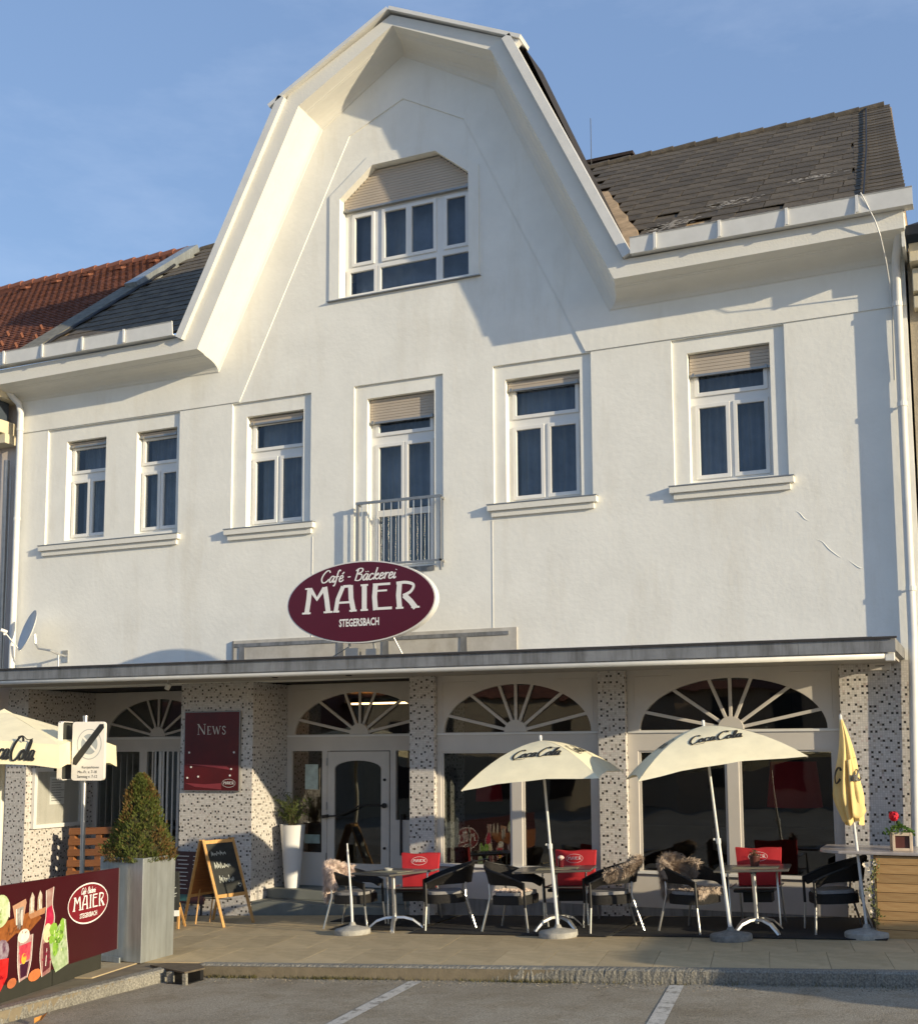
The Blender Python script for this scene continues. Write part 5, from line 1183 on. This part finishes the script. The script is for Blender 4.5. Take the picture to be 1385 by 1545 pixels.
# tall white planter with a shrub
TP = thing('tall_white_planter', 'tall tapering white planter with a loose green shrub left of the entrance', 'planter', (-1.88, .70, .092))
m = MB(); m.lathe([(.115, 0), (.135, .2), (.17, .65), (.20, .97), (.205, .98), (.185, .98), (.17, .92), (.001, .92)], 32); m.build('pot', mat('glossy white pot', (.72, .72, .72), .3, 0, .02), TP, auto=True)
m = MB(); g = MB()
for k in range(46):
    a = R.uniform(0, 2*pi); rr_ = R.uniform(.1, .42); hh = R.uniform(.25, .62)*(1-rr_*.4); P = [(R.uniform(-.05, .05), R.uniform(-.05, .05), .92), (rr_*.35*cos(a), rr_*.3*sin(a), .92+hh*.6), (rr_*cos(a), rr_*.7*sin(a), .92+hh)]
    P = [Vector(p) for p in P]; m.tube(P, [.004, .003, .001], 5, False)
    for q_ in range(26):
        t = R.uniform(.3, 1); p = P[0].lerp(P[1], min(1, t*2)) if t < .5 else P[1].lerp(P[2], (t-.5)*2); d = Vector((R.gauss(0, 1), R.gauss(0, 1), R.gauss(.3, .8))).normalized()*R.uniform(.03, .07); w_ = d.orthogonal().normalized()*.006
        g.add([p, p+d*.5+w_, p+d, p+d*.5-w_], [(0, 1, 2, 3)])
m.build('stems', mat('thin stems', (.10, .08, .04), .8), TP); g.build('foliage', leaf_mat('olive leaves', (.16, .20, .06), (.05, .08, .02)), TP)
# galvanised planter with conifer
GP = thing('metal_planter', 'square galvanised metal planter at the pavement corner, filled with a conifer', 'planter', (-1.10, -4.04, gz(-1.1)))
def fr(x, y): return (x+1.10, y+4.04)
cr = [fr(-1.46, -4.30), fr(-.77, -4.37), fr(-.80, -3.72), fr(-1.47, -3.66)]
m = MB(); ins = [(x*.93, y*.93) for x, y in cr]
m.v = [(x*.985, y*.985, .01) for x, y in cr]+[(x, y, 1.205) for x, y in cr]+[(x, y, 1.205) for x, y in ins]+[(x, y, 1.10) for x, y in ins]
m.f = [(i, (i+1) % 4, 4+(i+1) % 4, 4+i) for i in range(4)]+[(4+i, 4+(i+1) % 4, 8+(i+1) % 4, 8+i) for i in range(4)]+[(8+i, 8+(i+1) % 4, 12+(i+1) % 4, 12+i) for i in range(4)]+[(3, 2, 1, 0)]
m.build('box', GALV, GP, bevel=.006)
m = MB(); m.add([(x, y, 1.12) for x, y in ins], [(0, 1, 2, 3)]); m.build('soil', mat('soil', (.05, .035, .02), 1, 0, .3, 20), GP)
m = MB(); m.bar((cr[0][0]+.04, cr[0][1]-.01, .03), (cr[1][0]-.3, cr[1][1]-.006, .03), .02, .06); m.build('skid', GALV, GP)
CT = thing('conifer_shrub', 'cone shaped green and brown conifer growing in the metal planter', 'shrub', (-1.10, -4.02, gz(-1.1)+1.12))
gm, bm2 = MB(), MB()
for k in range(15000):
    t = R.random()**1.25; z = .02+1.02*t; rad = .385*(1-t)**.66*(1+.08*sin(9*t))+.012; a = R.uniform(0, 2*pi)
    lob = 1+.10*sin(a*5+t*7)+.08*sin(a*9-t*13)+.05*sin(a*17+t*31); rr_ = rad*lob*(R.uniform(.5, 1.0)**.35); 
    if R.random() < .25: rr_ *= R.uniform(.4, .9)
    p = Vector((rr_*cos(a), rr_*sin(a), z)); d = Vector((cos(a)*.55, sin(a)*.55, 1))+Vector((R.gauss(0, .35), R.gauss(0, .35), R.gauss(0, .2))); d = d.normalized()*R.uniform(.025, .06); w_ = d.cross(Vector((R.gauss(0, 1), R.gauss(0, 1), 0))).normalized()*R.uniform(.004, .010)
    if sin(a*7+t*19)+sin(a*4-t*27) > .9 and R.random() < .8: continue
    br = (sin(a*3+1.2)+sin(t*8+a*2) > .75 and R.random() < .75) or R.random() < .12
    (bm2 if br else gm).add([p, p+d*.45+w_, p+d, p+d*.5-w_], [(0, 1, 2, 3)])
gm.build('foliage', LEAF, CT); bm2.build('browned_foliage', LEAFB, CT)
m = MB(); m.tube([(0, 0, -.1), (0, 0, .9)], [.03, .008], 8); m.build('trunk', mat('bark', (.08, .05, .03), .9, 0, .3, 20), CT)
m = MB(); m.lathe([(.26, .04), (.24, .3), (.15, .62), (.03, .92)], 12); m.build('dark_core', mat('dark crown core', (.035, .035, .012), 1, 0, .5, 30), CT)  # dark solid cone stands in for the shade between the needles
# banner barrier
A = Vector((-1.077, -4.42)); Bv = Vector((-.60, -6.75)); dv = (Bv-A).normalized(); nv = Vector((-dv.y, dv.x))
BN = thing('banner_barrier', 'long maroon banner barrier printed with drinks and a MAIER oval at the lower left', 'banner', (0, 0, 0))
def bw(u, v, l=0):
    z = v+.037*u; p = A+dv*(.776*u+.0087*u*u)+nv*l; return (p.x, p.y, .104-.0325*u+(.953+.0143*u)*z)
m = MB()
def bbox(u0, u1, v0, v1, l0, l1): m.add([bw(u0, v0, l0), bw(u1, v0, l0), bw(u1, v0, l1), bw(u0, v0, l1), bw(u0, v1, l0), bw(u1, v1, l0), bw(u1, v1, l1), bw(u0, v1, l1)], [(0, 3, 2, 1), (4, 5, 6, 7), (0, 1, 5, 4), (1, 2, 6, 5), (2, 3, 7, 6), (3, 0, 4, 7)])
bbox(0, 3.9, -.155, .81, -.02, .0); m.build('banner_panel', MAROON, BN)
m = MB(); bbox(-.012, .0, -.16, .815, -.025, .004); m.build('end_post', ALU, BN)
m = MB(); bbox(0, 3.9, .811, .818, -.022, .002); m.build('top_rail', MAROON, BN)
for u0, u1 in ((.45, 1.72), (1.74, 3.9)):
    m = MB(); m.add([bw(u0, -.42, -.03), bw(u1, -.42, -.03), bw(u1, -.42, -.005), bw(u0, -.42, -.005)]+[bw(u0, -.12, -.03), bw(u1, -.12, -.03), bw(u1, -.12, -.005), bw(u0, -.12, -.005)], [(0, 3, 2, 1), (4, 5, 6, 7), (0, 1, 5, 4), (1, 2, 6, 5), (2, 3, 7, 6), (3, 0, 4, 7)]); m.build('foot_board', mat('dark olive board', (.03, .03, .022), .7), BN)
lf_ = lambda c: (lambda u, v, l=0: bw(c[0]-u, c[1]+v, .003+l))
logo(BN, lf_((.87, .47)), 1.10, .46, ringm=WHITE, fieldm=MAROON2)
DR = thing  # drinks are print on the banner: flat shapes a fraction of a millimetre proud of it
pr_parent = BN
def prt(name, pts, col, l=.003, rough=.35, c2=None):
    m = MB(); q = [Vector(bw(u, v-.037*0, l)) for u, v in pts]; n = len(q)
    tri = tessellate_polygon([[Vector((u, v, 0)) for u, v in pts]]); m.add(q, [tuple(t) for t in tri])
    key = 'print %s' % (col,); m.build(name, mat(key, col, rough, 0, .0 if c2 else .18, 14, col2=c2), pr_parent)
def E(cu, cv, a, b_, n=20, t0=0, t1=2*pi): return [(cu+a*cos(t0+(t1-t0)*i/n), cv+b_*sin(t0+(t1-t0)*i/n)) for i in range(n)]
def V_(u, z): return (u, z-.037*u)      # banner heights measured in world z
P = lambda *a: [V_(*p) for p in a]
prt('printed_table', P((3.9, .62), (2.75, .57), (2.20, .60), (2.05, .50), (2.35, .38), (2.6, .42), (3.0, .30), (3.9, .28)), (.36, .12, .03), .0030, c2=(.20, .06, .015))
prt('printed_glass_foam', [V_(u, z) for u, z in E(2.95, .68, .20, .16)], (.62, .68, .48), .0036, c2=(.40, .50, .22))
prt('printed_copper_cup', P((2.70, .70), (2.42, .74), (2.40, .70), (2.46, .52), (2.62, .50)), (.50, .28, .18), .0036)
prt('printed_shaker', P((2.60, .66), (2.46, .67), (2.47, .46), (2.58, .44)), (.50, .46, .42), .0042, c2=(.06, .05, .05))
for u in (2.28, 2.10): prt('printed_shaker', P((u+.06, .56), (u+.05, .72), (u, .79), (u-.05, .74), (u-.055, .58)), (.62, .55, .46), .0042, c2=(.30, .20, .12))
prt('printed_tray', P((2.36, .57), (1.96, .60), (1.98, .535), (2.3, .52)), (.42, .20, .10), .0045)
prt('printed_carafe_glass', P((1.96, .77), (1.78, .79), (1.80, .60), (1.74, .45), (1.78, .1), (1.80, -.10), (2.0, -.12), (2.06, .1), (2.02, .3), (1.95, .5)), (.42, .30, .26), .0038, c2=(.28, .10, .10))
prt('printed_carafe_juice', P((1.93, .58), (1.80, .60), (1.76, .46), (1.80, .34), (1.99, .32)), (.60, .03, .10), .0044, c2=(.35, .01, .04))
prt('printed_carafe_juice', P((1.99, .22), (1.82, .24), (1.82, -.05), (1.98, -.08)), (.12, .02, .03), .0044)
prt('printed_lemon', [V_(u, z) for u, z in E(1.90, .32, .10, .10)], (.68, .62, .38), .005)
prt('printed_mint_glass', P((1.86, .25), (1.52, .42), (1.46, .40), (1.36, -.09), (1.68, -.13), (1.78, .0)), (.50, .58, .40), .0050, c2=(.20, .32, .12))
for a, b_, c, d in ((1.76, .34, .10, .07), (1.62, .24, .12, .07), (1.70, .14, .07, .10), (1.55, .34, .06, .09), (1.80, .24, .07, .05)): prt('printed_mint_leaf', [V_(u, z) for u, z in E(a, b_, c, d, 8)], (.30, .52, .08), .0056, c2=(.16, .34, .03))
prt('printed_tall_glass', P((2.56, .36), (2.24, .36), (2.26, .10), (2.34, -.06), (2.50, -.08), (2.55, .1)), (.52, .40, .38), .0040, c2=(.30, .12, .12))
prt('printed_berry_juice', P((2.53, .28), (2.27, .29), (2.29, .12), (2.50, .10)), (.42, .02, .06), .0046, c2=(.65, .10, .12)); prt('printed_berry_juice', P((2.50, .09), (2.30, .10), (2.35, -.04), (2.48, -.05)), (.05, .01, .03), .0046)
prt('printed_lemon', [V_(u, z) for u, z in E(2.42, .14, .055, .055, 10)], (.75, .48, .05), .0052); prt('printed_cream', [V_(u, z) for u, z in E(2.44, .37, .13, .07, 12)], (.75, .70, .62), .0052)
prt('printed_red_drink', P((2.74, .20), (3.2, .24), (3.3, .0), (2.9, -.10), (2.76, .02)), (.72, .03, .03), .0040, c2=(.45, .01, .01)); prt('printed_berries', [V_(u, z) for u, z in E(2.9, .28, .16, .12, 12)], (.10, .02, .06), .0036, c2=(.4, .35, .4))
prt('printed_orange_peel', [V_(u, z) for u, z in E(2.16, -.07, .15, .06, 12)], (.60, .18, .06), .0036); prt('printed_orange_peel', [V_(u, z) for u, z in E(2.66, -.06, .10, .05, 12)], (.50, .15, .06), .0036)
hl = MB(); rr = random.Random(5)
def o2(pts, w_=.012, l=.0062):
    ribbon(hl, [V_(*p) for p in pts], w_, lambda u, v: bw(u, v, l))
o2([(1.96, .77), (1.95, .5), (2.02, .3), (2.06, .1), (2.0, -.12)]); o2([(1.78, .79), (1.80, .60), (1.74, .45), (1.80, .2)]); o2([(2.56, .36), (2.55, .1), (2.50, -.08)]); o2([(2.24, .36), (2.26, .10), (2.34, -.06)]); o2([(1.50, .40), (1.40, .1), (1.37, -.08)]); o2([(2.62, .66), (2.60, .5)], .02); o2([(2.50, .64), (2.49, .48)], .02); o2([(2.29, .74), (2.28, .60)], .02); o2([(2.11, .70), (2.10, .60)], .02); o2([(1.92, -.02), (1.90, .16)], .015); o2([(2.42, -.02), (2.43, .08)], .02); o2([(2.78, .75), (2.76, .6)], .02)
hl.build('printed_highlights', mat('print highlight', (.78, .74, .68), .3, 0, .1), BN)
for nm, cu, cv, sp_u, sp_v, n_, col in (('printed_bits', 1.62, .22, .10, .10, 26, (.10, .24, .03)), ('printed_bits', 2.40, .22, .08, .05, 14, (.62, .05, .08)), ('printed_bits', 1.90, .10, .06, .10, 14, (.30, .02, .06)), ('printed_bits', 2.95, .02, .12, .08, 16, (.35, .0, .01)), ('printed_bits', 2.6, .46, .22, .05, 22, (.18, .06, .02)), ('printed_bits', 1.62, .24, .10, .12, 14, (.55, .66, .30)), ('printed_bits', 2.98, .60, .10, .09, 16, (.30, .42, .12))):
    m = MB()
    for _ in range(n_):
        a_, b_ = rr.gauss(cu, sp_u*.6), rr.gauss(cv, sp_v*.6); r1, r2_ = rr.uniform(.008, .026), rr.uniform(.008, .022); th = rr.uniform(0, 3)
        m.add([bw(*V_(a_+r1*cos(th+q*1.05)*1.0, b_+r2_*sin(q*1.05)), .0066+.0002*(_ % 8)) for q in range(6)], [(0, 1, 2, 3, 4, 5)])
    m.build(nm, mat('bits %s' % (col,), col, .4), BN, kind='stuff')
# parking sign
PS = thing('parking_sign', 'white parking zone sign with a black diagonal bar on a thin pole above the conifer', 'sign', (-2.09, -3.90, gz(-2.09)))
z0 = gz(-2.09)
m = MB(); m.tube([(.02, 0, 0), (-.005, 0, 2.67-z0)], .030, 14); m.tube([(-.005, 0, 2.665-z0), (-.005, 0, 2.69-z0)], .034, 14); m.build('pole', ALU, PS, auto=True)
PSM = mat('sign enamel', (.78, .75, .69), .35, 0, .02)
def rrect(x0, x1, z0_, z1_, r, n=5):
    o_ = []
    for cx, cz, a in ((x1-r, z1_-r, 0), (x0+r, z1_-r, 90), (x0+r, z0_+r, 180), (x1-r, z0_+r, 270)): o_ += [(cx+r*cos(radians(a+90*i/n)), cz+r*sin(radians(a+90*i/n))) for i in range(n+1)]
    return o_
c_ = Vector((.105, -.06, 2.245-z0)); Mp = Matrix.Translation(c_) @ Matrix.Rotation(radians(14), 4, 'Z')
m = MB(); m.plate(rrect(-.215, .215, -.365, .365, .04), [], -.008, .012, Mp); m.plate(rrect(-.215, .215, -.365, .365, .04), [rrect(-.205, .205, -.355, .355, .035)], .0125, .05, Mp); sp_ = m.build('sign_plate', PSM, PS)
def pp(x, z, l=0): return Mp @ Vector((x, -.009-l, z))
m = MB(); n = 40
m.add([pp(.015+.165*cos(2*pi*i/n), .085+.19*sin(2*pi*i/n), .001) for i in range(n)]+[pp(.015+.155*cos(2*pi*i/n), .085+.18*sin(2*pi*i/n), .001) for i in range(n)], [(i, (i+1) % n, n+(i+1) % n, n+i) for i in range(n)]); 
m.build('ring', mat('pale grey print', (.40, .42, .42), .5), sp_)
m = MB(); m.add([pp(.015+.11*cos(2*pi*i/n), .085+.128*sin(2*pi*i/n), .001) for i in range(n)], [tuple(range(n))]); m.build('disc', mat('mid grey print', (.36, .39, .40), .5), sp_)
m = MB(); m.add([pp(-.09, .175, .002), pp(-.075, .195, .002), pp(.125, -.005, .002), pp(.11, -.025, .002)], [(0, 3, 2, 1)]); m.build('thin_bar', PSM, sp_)
m = MB(); m.add([pp(-.200, -.165, .003), pp(-.195, -.09, .003), pp(.15, .335, .003), pp(.20, .335, .003), pp(.21, .29, .003), pp(-.15, -.175, .003)], [(0, 5, 4, 3, 2, 1)]); m.build('black_bar', BLACKL, sp_)
t = MB(); q = lambda u, v: pp(u, v, .002)
text_mesh(t, 'Kurzparkzone', q, .04, -.215, .032, .0, .9); text_mesh(t, 'Mo.-Fr. v. 7-18', q, .0, -.275, .036, .0, .85); text_mesh(t, 'Samstag v. 7-12', q, .0, -.332, .036, .0, .85); t.build('lettering', BLACKL, sp_)
Mp2 = Matrix.Translation((-.235, -.06, 2.25-z0)) @ Matrix.Rotation(radians(108), 4, 'Z')
m = MB(); m.plate(rrect(-.21, .21, -.365, .365, .04), [], .015, .03, Mp2); m.plate(rrect(-.21, .21, -.365, .365, .04), [rrect(-.20, .20, -.355, .355, .035)], -.03, .0145, Mp2); m.build('second_plate_rim', PSM, PS)
m = MB(); m.plate(rect(-.205, .205, -.36, .36), [], .005, .0145, Mp2); m.build('second_plate_back', mat('dark sheet back', (.06, .065, .06), .6, .2), PS)
# pallet bench
PB = thing('pallet_backrest', 'orange stained wooden pallet standing upright behind the sign pole', 'pallet', (-6.22, .42, gz(-5.6)), (radians(-6), TILT, 0))
pl0 = None
for i, z in enumerate((.16, .34, .52, .70, .88, 1.06, 1.24)):
    if pl0 is None: m = MB(); m.box(0, 1.25, -.012, .012, 0, .115); pl0 = m.build('plank', PALL, PB, loc=(0, 0, z), bevel=.003)
    else: twin(pl0, (0, 0, z))
for x in (.0, .57, 1.13): m = MB(); m.box(x, x+.12, .013, .10, 0, 1.34); m.build('stringer', PALL, PB, bevel=.003)
m = MB(); m.box(.0, 1.3, -.55, -.02, .30, .42); m.build('seat', PALL, PB, bevel=.005)

# ------------------------------------------------------------------ right counter
CO = thing('wooden_counter', 'pine plank serving counter with a rounded marble top at the right edge', 'counter', (7.10, -1.74, gz(7.1)))
p0 = None
for i in range(9):
    if p0 is None: m = MB(); m.box(0, 1.6, 0, .022, 0, .0945); p0 = m.build('front_plank', WOOD, CO, loc=(0, 0, .005), bevel=.003)
    else: twin(p0, (0, R.uniform(-.002, .002), .005+.0995*i))
p1 = None
for i in range(9):
    if p1 is None: m = MB(); m.box(-.022, 0, .01, 1.2, 0, .0945); p1 = m.build('side_plank', WOOD, CO, loc=(-.001, 0, .005), bevel=.003)
    else: twin(p1, (-.001, 0, .005+.0995*i))
m = MB(); m.box(.03, 1.55, .03, 1.15, .0, .89); m.build('carcass', INT, CO)
MR = mat('pale marble', (.50, .46, .44), .25, 0, 0, 5, col2=(.30, .26, .24)); m = MB()
pt = [(1.7, -.05)]+[(.02+.0, -.05)]+[(-.30+.32*cos(a)*1.0+.0, .27+.32*sin(a)) for a in [radians(q) for q in range(-90, -181, -15)]][1:]+[(-.62, .9), (1.7, .9)]
m.v = [(x, y, .905) for x, y in pt]+[(x, y, .94) for x, y in pt]; n = len(pt); m.f = [tuple(range(n)), tuple(range(2*n-1, n-1, -1))]+[(i, n+i, n+(i+1) % n, (i+1) % n) for i in range(n)]
m.build('marble_top', MR, CO, bevel=.008)
g = MB(); fl = MB(); FLW = []
for k in range(130):
    z = R.uniform(.15, .85); x = -.02+.03*sin(z*9); p = Vector((x+R.gauss(0, .025), -.03+R.gauss(0, .02), z)); d = Vector((R.gauss(0, 1), R.gauss(-.5, .6), R.gauss(0, 1))).normalized()*.035; w_ = d.orthogonal().normalized()*.012
    g.add([p, p+d*.5+w_, p+d, p+d*.5-w_], [(0, 1, 2, 3)])
for (x, z, s) in ((-.10, .80, .035), (-.05, .74, .035), (.0, .82, .03), (-.06, .47, .022), (-.05, .30, .022), (-.03, .62, .02)):
    for q_ in range(14):
        a = R.uniform(0, 2*pi); d = Vector((cos(a), -.5, sin(a)))*s; w_ = Vector((-sin(a), 0, cos(a)))*s*.4; p = Vector((x, -.05, z)); fl.add([p, p+d*.6+w_, p+d, p+d*.6-w_], [(0, 1, 2, 3)])
    FLW.append(fl); fl = MB()
GA = thing('flower_garland', 'thin garland of pale flowers hanging down the left corner of the wooden counter', 'garland', (7.10, -1.74, gz(7.1))); g.build('leaves', leaf_mat('garland leaves', (.25, .25, .10), (.10, .12, .04)), GA); [q_.build('flower', mat('cream petals', (.72, .62, .48), .8, 0, .1), GA) for q_ in FLW]
m = MB(); m.tube([(-.03, -.04, .1), (.0, -.045, .4), (-.03, -.04, .86)], .004, 5); m.build('stem', mat('thin stems', (1, 1, 1)), GA)
GE = thing('geranium_box', 'small wooden box with a red geranium on the marble counter', 'flower box', (7.36, -1.48, gz(7.1)+.941), (0, 0, radians(10)))
m = MB(); m.box(-.09, .09, -.085, .085, 0, .17); m.build('inner_pot', mat('brown pot', (.2, .1, .05)), GE)
m = MB(); 
fr_ = [(-.105, -.075), (.075, .105)]
for a_, b_ in fr_: m.box(a_, b_, -.11, -.088, 0, .20)
m.box(-.075, .075, -.108, -.09, .165, .20); m.box(-.075, .075, -.108, -.09, .0, .03)
for a_, b_ in fr_: m.box(a_, b_, .088, .11, 0, .20)
m.box(-.11, -.092, -.088, .088, 0, .20); m.box(.092, .11, -.088, .088, 0, .20)
m.build('wood_frame', mat('pale wood', (.50, .40, .30), .7, 0, .15, 12), GE, bevel=.003)
g = MB()
for k in range(150):
    a = R.uniform(0, 2*pi); rr_ = R.uniform(.0, .17); p = Vector((rr_*cos(a)-.02, rr_*sin(a)*.8, .19+.09*(1-rr_/.17)+R.gauss(0, .015))); s = R.uniform(.02, .035); d = Vector((cos(a), sin(a), R.gauss(.4, .4))).normalized()*s; w_ = d.orthogonal().normalized()*s*.55
    g.add([p-d*.5, p-d*.2+w_, p+d*.4+w_*.7, p+d*.6, p+d*.4-w_*.7, p-d*.2-w_], [(0, 1, 2, 3, 4, 5)])
g.build('leaves', leaf_mat('geranium leaves', (.14, .24, .05), (.05, .11, .02)), GE)
g = MB()
for k in range(260):
    d = Vector((R.gauss(0, 1), R.gauss(0, 1), R.gauss(0, 1))).normalized(); p = Vector((-.07, -.02, .375))+d*.052*R.uniform(.6, 1.1); w_ = d.orthogonal().normalized()*.016; v_ = d.cross(w_).normalized()*.016; g.add([p-w_, p-v_, p+w_, p+v_], [(0, 1, 2, 3)])
g.build('red_blossom', mat('geranium red', (.62, .008, .03), .7, 0, .2, 30), GE); m = MB(); m.tube([(-.04, 0, .2), (-.07, -.02, .36)], .004, 5); m.build('stem', mat('geranium leaves', (.1, .2, .05)), GE)

# ------------------------------------------------------------------ things seen through the glass
def lamp(x, y, z, r, h_, lab):
    o = thing('pendant_lamp', lab, 'lamp', (x, y, z)); m = MB(); m.lathe([(r*.82, h_), (r, 0)], 28); m.v = m.v; sh = m.build('shade', mat('deep red shade', (.42, .01, .015), .5, emit=.03), o, smooth=True); sh.data.polygons[-1].use_smooth = False
    m = MB(); m.tube([(0, 0, h_), (0, 0, 3.32-z)], .006, 6); m.build('cord', DARK, o)
lamp(.92, 2.1, 1.42, .22, .42, 'red pendant lamp shade inside, behind the left arched shop window'); lamp(5.65, 2.4, 1.38, .40, .66, 'large red pendant lamp shade inside, behind the right shop window')
for x, y, rz, lab in ((1.35, .95, 200, 'dark wicker armchair indoors behind the left shop window'), (4.6, 1.0, 160, 'dark wicker armchair indoors behind the right shop window')):
    o = copy_tree(WC); o.location = (x, y, .09); o.rotation_euler = (0, 0, radians(rz)); tag(o, lab, 'armchair', 'armchairs inside the cafe')
m = MB(); m.box(4.3, 4.7, 3.0, 3.35, .09, 1.0); tag(m.build('white_cabinet', mat('pale cabinet', (.35, .34, .32), .6)), 'pale slim cabinet standing inside behind the right shop window', 'cabinet')
CL = thing('ceiling_light', 'warm ceiling light strip glowing inside behind the fanlight over the entrance', 'ceiling light', (-.9, 2.2, 3.02))
m = MB(); m.box(-.75, .75, -.03, .03, 0, .03); m.build('light_strip', mat('warm light', (1, .62, .28), .5, emit=6), CL)
m = MB(); m.box(-1.1, 1.2, -.5, .9, .20, .26); m.build('lit_ceiling_panel', mat('warm lit ceiling', (.45, .22, .07), .5, 0, .2, 6), CL); m = MB(); m.box(-.9, -.87, 0, .03, .03, .2); m.box(.7, .73, 0, .03, .03, .2); m.build('hanger', STEEL, CL)  # panel's orange colour stands in for the strip's warm light on the ceiling
GEOF = 1

# unseen van added beyond the right picture edge to shade kerb and road
CAR = thing('shade_van', 'grey unseen van added right of the terrace to shade the kerb', 'van', (14.7, -5.15, gz(14.7)-.13), (0, TILT, radians(3.7)))
side = [(-2.3, .35), (-2.35, .8), (-2.2, 1.05), (-1.75, 1.18), (-1.15, 1.78), (-.5, 1.93), (2.1, 1.95), (2.3, 1.4), (2.35, .4), (1.85, .3), (-1.9, .28)]
m = MB(); n = len(side); m.v = [(x, y*(1 if z < 1.2 else .93), z) for y in (-.93, .93) for x, z in side]
m.f = [tuple(range(n)), tuple(range(2*n-1, n-1, -1))]+[(i, n+i, n+(i+1) % n, (i+1) % n) for i in range(n)]
CP = mat('silver car paint', (.35, .36, .37), .25, .6, .02); m.build('body', CP, CAR, bevel=.03)
for y in (-.93, .83):
    m = MB(); m.plate([(-1.45, 1.25), (-1.0, 1.68), (-.4, 1.78), (1.9, 1.78), (2.0, 1.25)], [], y, y+.1); m.build('side_window', GLU, CAR)
m = MB(); m.add([(-1.74, -.75, 1.22), (-1.74, .75, 1.22), (-1.22, .72, 1.76), (-1.22, -.72, 1.76)], [(0, 1, 2, 3)]); m.build('windscreen', GLU, CAR)
w_ = MB(); w_.lathe([(.001, -.1), (.20, -.1), (.31, -.095), (.325, -.07), (.325, .07), (.31, .095), (.2, .1), (.001, .1)], 24, M=Matrix.Rotation(pi/2, 4, 'X')); w0 = w_.build('wheel', DARK, CAR, loc=(-1.4, -.86, .325))
r_ = MB(); r_.lathe([(.001, -.112), (.19, -.106), (.2, -.1)], 24, M=Matrix.Rotation(-pi/2, 4, 'X')); r_.build('rim', ALU, w0)
for x, y in ((1.4, -.86), (-1.4, .86), (1.4, .86)): twin(w0, (x, y, .325))
for y in (-.62, .62): m = MB(); m.lathe([(.001, .02), (.09, .01), (.10, -.02)], 16, M=Matrix.Translation((-2.33, y, .78)) @ Matrix.Rotation(-pi/2, 4, 'Y')); m.build('headlight', METW, CAR)
